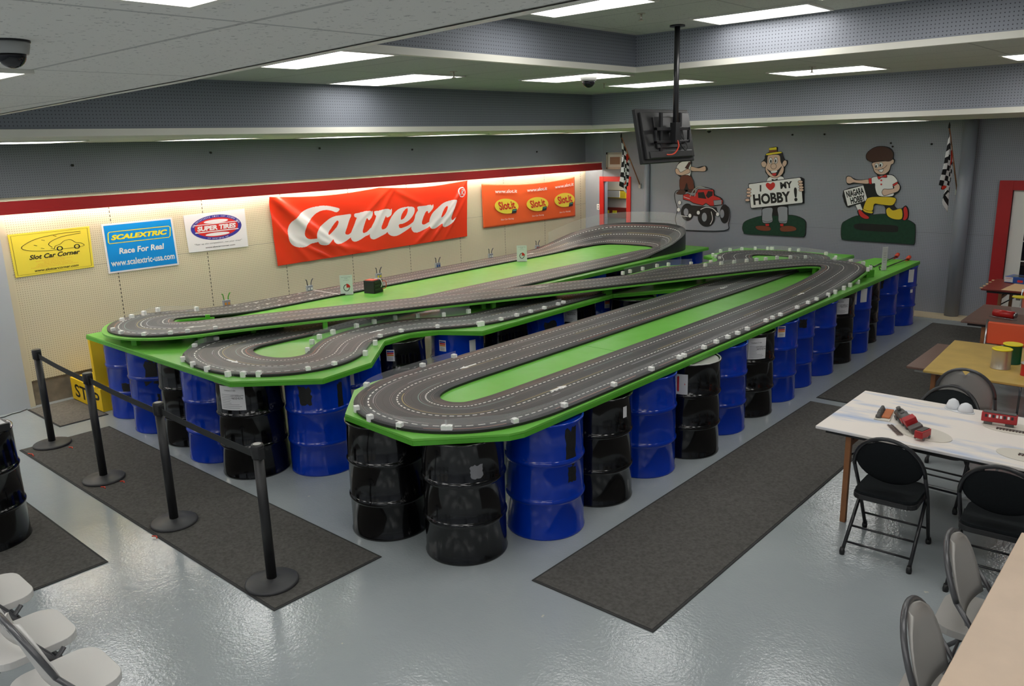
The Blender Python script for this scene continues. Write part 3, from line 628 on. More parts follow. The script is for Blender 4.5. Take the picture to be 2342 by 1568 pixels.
barrier([(1991, 616, 1.03), (1985, 620, 1.03), (1974, 606, 1.03), (1945.5, 601, 1.03), (1908, 597, 1.03), (1841.6, 592, 1.03), (1807.6, 592, 1.03), (1777, 593, 1.03), (1751, 596, 1.03), (1730, 598, 1.03), (1707.5, 600, 1.03), (1679, 603, 1.03), (1649.5, 606, 1.03), (1613, 610, 1.03)], TZ+0.12, 'clear barrier with white clips along the back of the far bridge curve', 0.07)
barrier([(1580.6, 606), (1528.7, 608), (1502.7, 611), (1470, 618), (1441, 624), (1424.4, 628)], TZ, 'clear barrier with six white clips behind the middle of the bridge', 0.10)
barrier([(1625.5, 602), (1646, 594), (1636.6, 590), (1630, 586), (1648, 577), (1669.5, 574), (1696.6, 572), (1727, 571), (1755, 571), (1763, 571), (1767, 571), (1806, 574), (1826.5, 575), (1889, 583), (1911, 592)], TZ, 'clear barrier with white clips around the small far loop by the back wall', 0.08)
barrier([(450, 711, 1.0), (361.6, 713, 1.02), (330, 721, 1.02), (302, 729, 1.02), (280, 737, 1.02), (259.5, 760, 1.02), (278, 767, 1.02), (331, 771, 1.02), (391, 768, 1.02), (430, 764, 1.02), (493.5, 757, 1.02)], TZ+0.11, 'clear barrier with white clips around the raised hairpin at the left table corner', 0.07)
barrier([(495.7, 781), (446, 797), (419, 827), (442, 839), (474.4, 850), (522, 861), (557, 862), (592.5, 861), (705, 851), (765, 839), (836, 813), (858.6, 789), (869.6, 775), (917.5, 763), (1001, 753), (1095, 746), (1103, 744.5), (1146, 736), (1182, 727), (1214, 718), (1245, 710), (1276.6, 701), (1288.6, 697)], TZ, 'clear barrier with white clips around the middle hairpin and its s-bend', 0.08)
barrier([(704, 806), (714, 787), (731, 775), (762, 764), (815.6, 750), (856, 740), (904, 731), (955.5, 726), (1015, 724), (1071.6, 716)], TZ, 'clear barrier with white clips on the inner side of the middle s-bend', 0.10)
# tall clear guard on top of the banked turn
g = [i for i in bi if PATH[i][4] > 0.05]
mb = B('clear_plastic'); mb.strip([LE[i] for i in g], [(LE[i][0], LE[i][1], LE[i][2]+0.20) for i in g]); r = tag(mb.build('clear_guard', fix=False), 'tall clear plastic guard standing around the banked far turn', 'guard'); s_ = r.modifiers.new('thickness', 'SOLIDIFY'); s_.thickness = 0.003

# ------------------------------------------------------------------ steel drums
R0, DH = 0.292, 0.888
PROF = [(R0-0.02, 0.0), (R0+0.004, 0.0), (R0+0.006, 0.012), (R0, 0.022), (R0, 0.270), (R0+0.004, 0.276), (R0+0.009, 0.285), (R0+0.011, 0.294), (R0+0.009, 0.303), (R0+0.004, 0.312), (R0, 0.318),
        (R0, 0.568), (R0+0.004, 0.574), (R0+0.009, 0.583), (R0+0.011, 0.592), (R0+0.009, 0.601), (R0+0.004, 0.610), (R0, 0.616), (R0, DH-0.022), (R0+0.006, DH-0.012), (R0+0.006, DH-0.001), (R0-0.010, DH-0.001), (R0-0.014, DH-0.014), (R0-0.016, DH-0.016)]
DM = {}
def drum_mesh(col):
    if col not in DM:
        q = B('drum_'+col, True); q.lathe(PROF, n=56); o = q.build('drum_body'); DM[col] = o.data; bpy.data.objects.remove(o)
    return DM[col]
def cyl_fn(rr):            # u metres to the right as seen from outside, v height
    return lambda u, v: (rr*math.cos(u/R0), rr*math.sin(u/R0), v)
def patch(mb, rr, u0, u1, v0, v1, n=12, skew=0.0):
    fn = cyl_fn(rr)
    mb.smooth = True
    for i in range(n):
        a, b_ = u0+(u1-u0)*i/n, u0+(u1-u0)*(i+1)/n
        mb.face([mb.bm.verts.new(fn(a, v0+skew*a)), mb.bm.verts.new(fn(b_, v0+skew*b_)), mb.bm.verts.new(fn(b_, v1+skew*b_)), mb.bm.verts.new(fn(a, v1+skew*a))])
    mb.smooth = False
def shipping_label(r, u, v0=0.635, w_=0.26, h=0.225, text=True):
    mb = B('paper'); patch(mb, R0+0.0012, u-w_/2, u+w_/2, v0, v0+h)
    if text:
        fn = cyl_fn(R0+0.0022); mb.use('ink'); put_text(mb, 'Urethane LT-40A', fn, u-0.01, v0+h*0.78, 0.013, 0.11)
        put_text(mb, 'NCO 8.94', fn, u+w_*0.22, v0+h*0.47, 0.02, 0.095); put_text(mb, 'LOT 000044008', fn, u+w_*0.22, v0+h*0.58, 0.009, 0.11); mb.use('ink_grey')
        for k in range(9): ww = w_*(0.40 if 2 < k < 6 else 0.78); patch(mb, R0+0.002, u-w_*0.42, u-w_*0.42+ww*(0.9+0.1*(k % 2)), v0+h*(0.08+0.065*k), v0+h*(0.08+0.065*k)+0.003, 6)
    lb = mb.build('paper_label', r); lb['label'] = 'white shipping label'
def hmis(r, u, v0=0.70, w_=0.085, h=0.12):
    mb = B('paper'); patch(mb, R0+0.0012, u-w_/2, u+w_/2, v0, v0+h, 6)
    for k, c_ in enumerate(('hazard_blue', 'hazard_red', 'ink_orange')):
        mb.use(c_); z = v0+h*(0.78-0.16*k); patch(mb, R0+0.002, u-w_*0.42, u+w_*0.42, z, z+h*0.13, 6)
    mb.use('ink_grey')
    for k in range(3): patch(mb, R0+0.002, u-w_*0.3, u+w_*0.3, v0+h*(0.1+0.09*k), v0+h*(0.1+0.09*k)+0.003, 6)
    mb.build('rating_label', r)['label'] = 'white label with blue, red and orange bars'
def blob(r, u, v, su, sv, m_='patch_black', nm='paint_patch', seed=0):
    rnd = random.Random(seed); fn = cyl_fn(R0+0.001); k = 18
    mb = B(m_, True); c_ = mb.bm.verts.new(fn(u, v)); k = 24; F_ = [0.82+0.3*rnd.random() for _ in range(k)]; prev = None
    for j in range(1, 7):
        ring = []
        for i in range(k):
            a = 2*PI*i/k; q = max(abs(math.cos(a)), abs(math.sin(a))); g_ = j/6*F_[i]/q; ring.append(mb.bm.verts.new(fn(u+su*math.cos(a)*g_, v+sv*math.sin(a)*g_)))
        for i in range(k): mb.face([c_, ring[i], ring[(i+1) % k]] if prev is None else [prev[i], ring[i], ring[(i+1) % k], prev[(i+1) % k]])
        prev = ring
    mb.build(nm, r)
def drum(x, y, col, label, deco=(), group='steel drums holding up the race table', rim=False):
    rz = math.atan2(EYE.y-y, EYE.x-x)          # the drum's seam side; decorations are placed around it
    r = empty('steel_drum', (x, y, 0), label, 'drum', group, rz)
    link('drum_body', drum_mesh(col), r)
    if rim: B('steel_rim', True).tube([((R0-0.004)*math.cos(a), (R0-0.004)*math.sin(a), DH-0.004) for a in [2*PI*i/40 for i in range(40)]], 0.007, 8, True).build('rim_ring', r)
    for kind, *a in deco: {'ship': shipping_label, 'hmis': hmis, 'blob': blob}[kind](r, *a)
    return r
rw = [
 (5.67, 3.64, 'black', 'glossy black drum under the cut table corner, just left of the foremost drum', []),
 (6.38, 3.75, 'black', 'foremost glossy black drum with a torn sticker patch, closest to the viewer', [('blob', 0.09, 0.69, 0.045, 0.05, 'ink_grey', 'torn_sticker', 3)]),
 (6.60, 4.39, 'blue', 'blue drum with ragged black paint on its right side, right behind the foremost drum', [('blob', 0.21, 0.70, 0.05, 0.14, 'patch_black', 'paint_patch', 5), ('blob', 0.22, 0.49, 0.04, 0.06, 'patch_black', 'paint_patch', 6)]),
 (6.58, 5.08, 'black', 'black drum with a small white lettered sticker at its top right edge', [('ship', 0.26, 0.72, 0.045, 0.09, False)]),
 (6.57, 5.79, 'blue', 'plain blue drum between the black stickered drum and the one with a red diamond', []),
 (6.67, 6.41, 'black', 'black drum with a white rim and a red diamond hazard label', []),
 (6.59, 7.12, 'blue', 'plain blue drum between the red diamond drum and a labelled black drum', []),
 (6.59, 7.76, 'black', 'black drum with a white paper label in the middle of the right row', [('ship', 0.12, 0.63, 0.19, 0.22)]),
 (6.58, 8.38, 'blue', 'blue drum with a small colour barred label in the right row', [('hmis', 0.12, 0.735)]),
 (6.53, 8.99, 'blue', 'slim looking blue drum with a black patch behind the colour barred one', [('blob', 0.17, 0.76, 0.05, 0.05, 'patch_black', 'paint_patch', 9)]),
 (6.55, 9.62, 'blue', 'plain blue drum just before the far labelled black drum', []),
 (6.54, 10.27, 'black', 'black drum with a white paper label further back in the right row', [('ship', 0.12, 0.645, 0.24, 0.2)]),
 (6.54, 10.90, 'blue', 'blue drum with two white labels in the back of the right row', [('ship', 0.05, 0.665, 0.12, 0.2, False), ('ship', 0.21, 0.69, 0.10, 0.2, False)]),
 (6.46, 11.50, 'black', 'narrow visible black drum squeezed between blue drums near the back', []),
 (6.51, 12.13, 'blue', 'blue drum with a black square patch, second from the back wall', [('blob', 0.04, 0.76, 0.06, 0.09, 'patch_black', 'paint_patch', 11)]),
 (6.55, 12.90, 'blue', 'blue drum at the far end of the right table beside the back wall', [('ship', 0.23, 0.66, 0.10, 0.19, False), ('ship', 0.26, 0.50, 0.05, 0.05, False)]),
 (1.22, 3.72, 'blue', 'blue drum beside the yellow step at the left end of the table', [('blob', -0.10, 0.33, 0.07, 0.08, 'patch_black', 'paint_patch', 12)]),
 (1.92, 3.66, 'blue', 'blue drum with a large dull black square, second from the yellow step', [('blob', 0.03, 0.66, 0.17, 0.14, 'patch_black', 'paint_patch', 13), ('blob', 0.02, 0.39, 0.06, 0.04, 'ink_black', 'paint_patch', 14)]),
 (2.57, 3.68, 'black', 'black drum standing between two blue ones behind the belt posts', []),
 (3.18, 3.62, 'blue', 'plain blue drum left of the labelled black drum on the front side', []),
 (3.80, 3.62, 'black', 'black drum with a white paper label at the left table corner', [('ship', -0.16, 0.65, 0.24, 0.23)]),
 (4.24, 4.05, 'blue', 'blue drum with a torn black tape patch below the middle hairpin', [('blob', -0.12, 0.75, 0.06, 0.08, 'patch_black', 'paint_patch', 15), ('blob', 0.20, 0.72, 0.03, 0.12, 'patch_black', 'paint_patch', 16)]),
 (3.86, 4.72, 'blue', 'blue drum in the gap with a white strip, left of the labelled black one', [('ship', -0.02, 0.36, 0.07, 0.40, False)]),
 (3.80, 5.38, 'black', 'black drum in the gap carrying a small colour barred label', [('hmis', -0.08, 0.70)]),
 (4.05, 6.02, 'blue', 'blue drum in the gap with a colour barred label and a white strip', [('hmis', -0.17, 0.70), ('ship', 0.17, 0.48, 0.08, 0.33, False)]),
 (4.10, 6.72, 'black', 'plain black drum in the gap between the two tables', []),
 (4.10, 7.40, 'blue', 'blue drum in the gap with a black smear on its side', [('blob', 0.12, 0.66, 0.08, 0.12, 'patch_black', 'paint_patch', 17)]),
 (4.08, 8.08, 'black', 'black drum in the gap with a large white label', [('ship', -0.08, 0.65, 0.26, 0.2)]),
 (4.00, 8.70, 'blue', 'blue drum in the gap carrying a narrow colour barred label', [('hmis', 0.15, 0.70)]),
 (4.66, 9.75, 'blue', 'blue drum under the joint of the middle and right tables', []),
 (2.98, 9.20, 'black', 'black drum under the left table at the start of the far gap', []),
 (2.98, 9.90, 'blue', 'blue drum in the far gap, nearest of the blue ones there', []),
 (2.98, 10.60, 'black', 'black drum in the far gap under the left table', []),
 (2.98, 11.35, 'black', 'second black drum in the far gap, before the last blue pair', []),
 (2.98, 12.15, 'blue', 'blue drum below the banked turn, second from the back wall', []),
 (2.98, 12.90, 'blue', 'blue drum below the banked turn beside the back wall', []),
 (4.12, 12.40, 'blue', 'blue drum under the small far loop', []),
]
DR = [drum(*q) for q in rw]
# red diamond label and white rim for the sixth drum, sticker letters
r = DR[5]; mb = B('paper'); patch(mb, R0+0.0012, -0.15, 0.0, 0.60, 0.80); mb.use('hazard_red'); fn = cyl_fn(R0+0.002); fill(mb, fn, [(-0.085, 0.635), (-0.02, 0.71), (-0.085, 0.785), (-0.145, 0.71)]); mb.build('hazard_label', r)['label'] = 'white label with a red diamond'
B('steel_rim', True).tube([((R0-0.004)*math.cos(a), (R0-0.004)*math.sin(a), DH-0.004) for a in [2*PI*i/40 for i in range(40)]], 0.007, 8, True).build('rim_ring', r)
B('cap_grey', True).lathe([(R0-0.02, DH-0.012), (R0-0.02, DH-0.010)], n=40).build('drum_lid', r)
q = drum(4.62, 8.62, 'black', 'black drum seen from above between the tables, small white sticker on it', [('ship', 0.0, 0.74, 0.13, 0.045, False)])
# the lone drum at the left edge with a board on it
p = drum(3.44, 1.52, 'black', 'single glossy black drum at the left edge of the photo', group=None)
r = empty('drum_board', (3.42, 1.48, DH+0.001), 'black edged square board with papers lying on the single drum at left', 'board'); B('black_plastic').box(-0.29, 0.26, -0.26, 0.265, 0, 0.055).build('board', r, bevel=0.003); B('paper').box(-0.27, 0.24, -0.24, 0.245, 0.055, 0.057).build('paper_sheet', r)
mb = B('ink_black'); mb.box(0.02, 0.2, 0.06, 0.075, 0.0572, 0.058); mb.box(0.02, 0.2, 0.16, 0.165, 0.0572, 0.058); mb.box(0.02, 0.035, 0.06, 0.165, 0.0572, 0.058); mb.build('printed_frame', r)

# ------------------------------------------------------------------ yellow step and upright at the left end
r = empty('yellow_step', (0.5, 3.56, 0), 'yellow painted step box with black lettering against the cream wall', 'step')
B('yellow_paint').box(-0.44, 0.42, -0.14, 0.20, 0, 0.27).build('step_box', r, bevel=0.004)
mb = B('ink_black'); put_text(mb, 'STEP', lambda u, v: (u, -0.1415, v), 0.02, 0.13, 0.16, 0.70, bold=0.015); mb.build('step_lettering', r)
mb = B('ink_black'); put_text(mb, 'WATCH', lambda u, v: (u, v, 0.2715), 0.18, -0.06, 0.06, 0.30); mb.build('top_lettering', r)
B('yellow_paint').box(0.30, 0.36, -0.145, 0.20, 0.2701, 0.84).build('upright', r, bevel=0.003)

# ------------------------------------------------------------------ belt barrier posts
PP = [(1.60, 2.64), (2.95, 2.59), (4.31, 2.57), (5.72, 2.55)]
wh = ['farthest left', 'second from the left', 'third from the left', 'nearest to the viewer']
for k, (x, y) in enumerate(PP):
    r = empty('belt_post', (x, y, 0.010), 'black queue post on a round base, '+wh[k], 'queue post', 'black belt posts on the runner mat')
    B('base_black', True).lathe([(0.17, 0.0), (0.175, 0.004), (0.175, 0.018), (0.165, 0.024), (0.09, 0.032), (0.05, 0.038), (0.036, 0.044)], n=48).build('base', r)
    B('black_plastic', True).lathe([(0.0335, 0.04), (0.0335, 0.93)], n=28).build('pole', r)
    B('black_plastic', True).lathe([(0.039, 0.90), (0.041, 0.905), (0.041, 0.985), (0.036, 0.995)], n=28).build('head', r)
    if k > 1: B('cap_grey', True).lathe([(0.026, 0.9955), (0.026, 0.997)], n=24).build('cap_plate', r)
    B('black_plastic').box(-0.052, -0.036, -0.018, 0.018, 0.90, 0.975).build('belt_clip', r); B('black_plastic').box(0.036, 0.052, -0.018, 0.018, 0.90, 0.975).build('belt_clip', r)
for k in range(3):
    a, b_ = Vector((PP[k][0]+0.0525, PP[k][1], 0.965)), Vector((PP[k+1][0]-0.0525, PP[k+1][1], 0.95)); n_ = 14
    pts = [a.lerp(b_, i/n_)-Vector((0, 0, 0.008*math.sin(PI*i/n_))) for i in range(n_+1)]
    mb = B('belt'); mb.strip(pts, [q-Vector((0, 0, 0.05)) for q in pts]); o = tag(mb.build('belt'), ['black belt between the two farthest queue posts', 'black belt between the middle two queue posts', 'black belt ending at the nearest queue post'][k], 'belt'); s_ = o.modifiers.new('thickness', 'SOLIDIFY'); s_.thickness = 0.003
for (px, py, s_, nm) in ((163, 1024, 1, 'first'), (237, 1115, 1, 'second'), (281, 1102, 1, 'second'), (355, 1228, 1, 'third'), (72, 1040, 2, 'farthest')): 
    p = atz(px, py, 0.011); q = B('copper', True); q.tube([(-0.03*s_, -0.01, 0.004), (0, 0.01, 0.006), (0.03*s_, 0, 0.004)], 0.005, 8)
    tag(q.build('orange_string', loc=p), 'bit of orange string sticking out at the base of the %s queue post' % nm, 'string', 'orange strings at the post bases')

# ------------------------------------------------------------------ signs and banners on the cream wall
XW = 0.012
def wall_quad(corners):       # corners: pixel TL TR BR BL on the left wall, returns bilinear map (0..1, 0..1 up)
    P = [atx(q[0], q[1], XW) for q in corners]; TL, TR, BR, BL = P
    return lambda u, v, d=0.0: tuple((BL.lerp(BR, u)).lerp(TL.lerp(TR, u), v)+Vector((d, 0, 0)))
def sign(name, corners, label, m_, border=None):
    f = wall_quad(corners); o = empty(name, (0, 0, 0), label, 'sign')
    mb = B(m_); a = [mb.bm.verts.new(f(u, v, 0)) for u, v in ((0, 0), (1, 0), (1, 1), (0, 1))]; b_ = [mb.bm.verts.new(f(u, v, -0.008)) for u, v in ((0, 0), (1, 0), (1, 1), (0, 1))]
    mb.face(a); mb.face(b_[::-1]); [mb.face([a[i], b_[i], b_[(i+1) % 4], a[(i+1) % 4]]) for i in range(4)]; mb.build('sign_panel', o)
    return o, f
F3 = lambda f, d: (lambda u, v: f(u, v, d))
# yellow one
o, f = sign('yellow_sign', ((17, 537), (204, 517), (215, 610), (36, 635)), 'yellow sign reading Slot Car Corner on the cream wall, far left', 'sign_yellow')
mb = B('ink_black'); g1 = F3(f, 0.0015)
ribbon(mb, g1, [(0.03, 0.04), (0.97, 0.04), (0.97, 0.96), (0.03, 0.96)], 0.006, True)
ribbon(mb, g1, cr([(0.88, 0.90), (0.62, 0.90), (0.33, 0.84), (0.16, 0.72), (0.14, 0.64), (0.25, 0.57), (0.45, 0.53), (0.55, 0.53)]), 0.009); ribbon(mb, g1, cr([(0.88, 0.86), (0.66, 0.83), (0.52, 0.76), (0.46, 0.68), (0.5, 0.60)]), 0.009)
for a in cr([(0.55, 0.86), (0.40, 0.79), (0.30, 0.69), (0.38, 0.60), (0.5, 0.57)], 2)[::2]: ribbon(mb, g1, [(a[0]-0.02, a[1]+0.012), (a[0]+0.02, a[1]-0.012)], 0.008)
ribbon(mb, g1, cr([(0.52, 0.55), (0.54, 0.62), (0.60, 0.65), (0.66, 0.72), (0.74, 0.73), (0.80, 0.65), (0.87, 0.62), (0.88, 0.54), (0.52, 0.53)], 5), 0.008)
for c_ in ((0.59, 0.55), (0.81, 0.55)): ribbon(mb, g1, ell(*c_, 0.032, 0.05, 16), 0.016, True)
put_text(mb, 'Slot Car Corner', g1, 0.52, 0.42, 0.11, 0.64, shear=0.3, bold=0.03); put_text(mb, 'www.slotcarcorner.com', g1, 0.52, 0.10, 0.06, 0.56, shear=0.3, bold=0.02); mb.build('sign_print', o)
mb = B('ink_orange')
for k, (t_, w_) in enumerate((('CB Design Wheels', 0.22), ('Super Tires II & Yellow Dog Super Tires II', 0.46), ('Slip-on Wheels VC & CP', 0.26), ('Wilson Design & Fast Lane Conversions', 0.42), ('High-performance Chassis Tuning Parts', 0.46), ('Trackside Controller Handsets & Track Wiring Products', 0.60))): put_text(mb, t_, g1, 0.5, 0.345-0.036*k, 0.024, w_)
mb.build('small_print', o)
# blue one
o, f = sign('blue_sign', ((231, 513), (393, 497), (410, 605), (249, 626)), 'blue sign reading SCALEXTRIC Race For Real on the cream wall', 'sign_white')
mb = B('sign_blue'); g1 = F3(f, 0.001); fill(mb, g1, [(0.025, 0.035), (0.975, 0.035), (0.975, 0.965), (0.025, 0.965)]); mb.build('blue_field', o)
mb = B('bright_yellow'); g2 = F3(f, 0.002); ribbon(mb, g2, [(0.07, 0.60), (0.91, 0.60), (0.93, 0.63), (0.95, 0.80), (0.93, 0.83), (0.09, 0.83), (0.07, 0.80), (0.06, 0.63)], 0.014, True); put_text(mb, 'SCALEXTRIC', g2, 0.50, 0.715, 0.105, 0.80, shear=0.25, bold=0.05)
mb.build('yellow_lettering', o); mb = B('white_flat'); put_text(mb, 'Race For Real', g2, 0.50, 0.43, 0.12, 0.64, shear=0.15, bold=0.03); mb.build('slogan_lettering', o); mb = B('white_flat'); put_text(mb, 'www.scalextric-usa.com', g2, 0.50, 0.20, 0.13, 0.90, bold=0.02); mb.build('white_lettering', o)
# white oval one
o, f = sign('white_sign', ((419, 493), (559, 477), (568, 563), (433, 578)), 'white sign with a blue and red SUPER TIRES oval on the cream wall', 'sign_white')
g1, g2, g3, g4 = [F3(f, 0.001*k) for k in (1, 2, 3, 4)]
mb = B('ink_blue'); fill(mb, g1, ell(0.50, 0.60, 0.42, 0.33, 40)); mb.build('blue_oval', o); mb = B('ink_red'); fill(mb, g2, ell(0.50, 0.60, 0.36, 0.255, 40)); mb.build('red_oval', o)
mb = B('sign_white'); fill(mb, g3, ell(0.50, 0.76, 0.20, 0.05, 24)); fill(mb, g3, ell(0.50, 0.42, 0.20, 0.045, 24)); fill(mb, g3, [(0.14, 0.49), (0.86, 0.49), (0.86, 0.515), (0.14, 0.515)]); fill(mb, g3, [(0.14, 0.69), (0.86, 0.69), (0.86, 0.71), (0.14, 0.71)])
put_text(mb, 'SUPER TIRES', g4, 0.50, 0.60, 0.13, 0.64, shear=0.12, bold=0.05)
V = 'High Performance Slot Car Racing Tires'
for k, ch in enumerate(V):
    a = PI*(0.93-0.86*k/(len(V)-1)); 
    if ch != ' ': put_text(mb, ch, g4, 0.50+0.39*math.cos(a), 0.60+0.293*math.sin(a), 0.035, 0.014, rot=(a-PI/2)*0.7)
V = 'www.supertires.com'
for k, ch in enumerate(V):
    a = PI*(1.36+0.28*k/(len(V)-1)); put_text(mb, ch, g4, 0.50+0.39*math.cos(a), 0.60+0.293*math.sin(a), 0.03, 0.014, rot=(a-1.5*PI)*0.7) if ch != '.' else None
mb.build('white_lettering', o); mb = B('ink'); put_text(mb, '"Tear up the competition...not your tires!"', g2, 0.50, 0.19, 0.05, 0.80, shear=0.25); put_text(mb, 'www.slotcarcorner.com', g2, 0.52, 0.09, 0.035, 0.50, bold=0.02); mb.build('black_lettering', o)

# big red banner: cloth grid with folds, lettering as colour cells of the same cloth
def inpoly(U_, V_, poly):
    ins = np.zeros(U_.shape, bool); k = len(poly)
    for i in range(k):
        x1, y1 = poly[i]; x2, y2 = poly[(i+1) % k]
        if y1 == y2: continue
        c_ = ((y1 > V_) != (y2 > V_)) & (U_ < (x2-x1)*(V_-y1)/(y2-y1)+x1); ins ^= c_
    return ins
ZS = 5.3227
def zp(poly): return [(lambda p: (p.y, p.z))(atx(640+float(x)/ZS, 400+float(y)/ZS, 0.03)) for x, y in poly]
def sm(poly, per=4): return [tuple(q) for q in cr(poly, per, True)]
LETT = [
 [(725,410),(640,385),(560,373),(480,378),(400,392),(330,415),(250,465),(180,530),(120,600),(95,670),(92,730),(105,790),(135,840),(180,870),(240,880),(310,872),(380,835),(450,815),(470,790),(440,772),(380,780),(340,775),(310,750),(300,710),(305,640),(320,600),(355,560),(390,515),(440,465),(500,435),(560,425),(620,432),(690,452)],
 [(865,478),(780,485),(690,495),(610,525),(540,580),(470,650),(440,710),(440,770),(455,810),(480,840),(520,853),(570,850),(610,815),(645,780),(650,805),(675,832),(710,838),(770,822),(830,785),(870,745),(880,690),(840,722),(805,722),(795,700),(815,640),(840,560)],
 [(1130,435),(1115,450),(1105,437),(1040,440),(960,460),(915,468),(903,485),(910,510),(935,520),(925,550),(900,620),(870,690),(860,745),(870,785),(895,808),(930,808),(980,785),(1040,745),(1095,715),(1110,640),(1060,690),(1020,705),(1008,690),(1015,650),(1035,580),(1060,525),(1085,550),(1125,495)],
 [(1357,410),(1340,428),(1330,415),(1270,415),(1200,435),(1155,440),(1148,455),(1155,485),(1170,500),(1150,560),(1115,630),(1095,700),(1095,750),(1115,778),(1155,780),(1220,748),(1310,690),(1325,600),(1290,645),(1250,662),(1235,645),(1245,600),(1290,495),(1300,518),(1350,490),(1360,440)],
 [(1640,440),(1635,400),(1600,385),(1530,388),(1450,410),(1390,460),(1340,540),(1310,620),(1305,680),(1325,720),(1370,742),(1425,738),(1490,705),(1600,628),(1640,560),(1570,610),(1500,640),(1460,645),(1448,625),(1452,600),(1500,590),(1570,550),(1620,490)],
 [(1865,358),(1845,375),(1835,362),(1780,370),(1700,380),(1675,388),(1672,405),(1680,430),(1650,480),(1640,530),(1610,600),(1600,640),(1610,675),(1635,697),(1680,697),(1740,670),(1815,625),(1840,560),(1800,580),(1760,600),(1735,600),(1728,580),(1740,530),(1775,450),(1800,440),(1812,465),(1865,400)],
 [(2143,305),(2080,308),(1990,340),(1920,400),(1860,460),(1825,530),(1815,600),(1825,640),(1850,655),(1890,648),(1930,620),(1970,590),(1975,620),(2000,632),(2045,618),(2100,575),(2130,530),(2138,512),(2120,528),(2100,548),(2088,540),(2085,510),(2105,440),(2130,370)]]
HOLES = [[(710,560),(690,557),(660,590),(620,650),(590,700),(588,725),(610,720),(650,680),(690,630),(710,585)], [(1550,405),(1520,420),(1485,470),(1470,520),(1475,545),(1510,525),(1540,480),(1555,430)], [(2040,378),(2010,395),(1975,460),(1960,510),(1975,510),(2010,470),(2035,420)]]
def banner(corners, topsag, nu, nv, colour_fn, folds, mats, name, label, amp=0.016):
    P = [atx(q[0], q[1], 0.03) for q in corners]; TL, TR, BR, BL = P
    u = np.linspace(0, 1, nu+1)[None, :]; v = np.linspace(0, 1, nv+1)[:, None]
    def grid(k): return (BL[k]*(1-u)+BR[k]*u)*(1-v)+(TL[k]*(1-u)+TR[k]*u)*v
    Y, Z = grid(1), grid(2)
    sag = topsag*np.abs(np.sin(2*PI*u)) if topsag > 0 else -topsag*-1*np.sin(PI*u)*-1
    Z = Z-abs(topsag)*(np.abs(np.sin(2*PI*u)) if topsag > 0 else np.sin(PI*u))*v
    X = 0.03+amp*folds(u, v)
    Vv = np.stack([X+0*Y, Y, Z], -1).reshape(-1, 3)
    idx = np.arange((nu+1)*(nv+1)).reshape(nv+1, nu+1)
    Fq = np.stack([idx[:-1, :-1], idx[:-1, 1:], idx[1:, 1:], idx[1:, :-1]], -1).reshape(-1, 4)
    me = bpy.data.meshes.new(name); me.vertices.add(len(Vv)); me.vertices.foreach_set('co', Vv.astype(np.float32).ravel())
    me.loops.add(Fq.size); me.loops.foreach_set('vertex_index', Fq.astype(np.int32).ravel()); me.polygons.add(len(Fq)); me.polygons.foreach_set('loop_start', np.arange(0, Fq.size, 4, dtype=np.int32))
    cy, cz = (Y[:-1, :-1]+Y[1:, 1:])/2, (Z[:-1, :-1]+Z[1:, 1:])/2
    me.polygons.foreach_set('material_index', colour_fn(cy, cz).astype(np.int32).ravel()); me.polygons.foreach_set('use_smooth', np.ones(len(Fq), bool))
    for q in mats: me.materials.append(MATS[q])
    me.update(calc_edges=True); me.validate()
    o = link(name, me); tag(o, label, 'banner'); s_ = o.modifiers.new('thickness', 'SOLIDIFY'); s_.thickness = 0.002; s_.offset = -1
    return o
def red_cols(cy, cz):
    m_ = np.zeros(cy.shape, bool)
    for L_ in LETT: m_ |= inpoly(cy, cz, [(a, b_) for a, b_ in zp(sm(L_, 3))])
    for L_ in HOLES: m_ &= ~inpoly(cy, cz, zp(sm(L_, 3)))
    a, b_ = inpoly(cy, cz, zp(ell(2210, 208, 46, 62, 30))), inpoly(cy, cz, zp(ell(2210, 208, 37, 51, 30))); m_ |= a & ~b_
    for q in ([(2190, 245), (2200, 170), (2212, 168), (2204, 243)], [(2200, 170), (2228, 168), (2238, 185), (2228, 205), (2206, 212), (2206, 203), (2220, 198), (2226, 186), (2220, 178), (2202, 180)], [(2208, 208), (2218, 205), (2238, 240), (2226, 243)]): m_ |= inpoly(cy, cz, zp(q))
    return m_
def red_folds(u, v):
    g_ = lambda cu, cv, ang, ln, wd, a: a*np.exp(-((((u-cu)*4*math.cos(ang)+(v-cv)*math.sin(ang))/ln)**2)-(((-(u-cu)*4*math.sin(ang)+(v-cv)*math.cos(ang))/wd)**2))
    r_ = 0.25*np.sin(26*(u*1.6+v*0.5)+2*np.sin(5*u))*np.exp(-2.2*u) + 0.15*np.sin(18*(u-v*0.35)+1)
    for a in ((0.02, 0.95, -0.75, 1.1, 0.05, 1.2), (0.10, 0.7, -0.72, 1.0, 0.06, 1.3), (0.17, 0.55, -0.68, 0.9, 0.05, 1.0), (0.05, 0.45, -0.9, 0.7, 0.05, 0.8), (0.53, 0.92, -2.5, 0.55, 0.045, 1.0), (0.60, 0.92, -0.4, 0.6, 0.05, 0.8), (0.56, 0.90, -2.2, 0.5, 0.04, 0.8),
              (0.97, 0.9, -2.3, 0.5, 0.035, 0.9), (0.95, 0.8, -2.1, 0.6, 0.04, 0.8), (0.85, 0.30, 0.75, 0.5, 0.04, 0.8), (0.75, 0.2, 0.6, 0.5, 0.05, 0.8), (0.92, 0.35, 0.9, 0.5, 0.04, 0.7), (0.30, 0.15, -0.3, 0.9, 0.06, 0.8), (0.20, 0.08, -0.5, 0.5, 0.04, 0.9)): r_ = r_+g_(*a)
    return r_+0.3
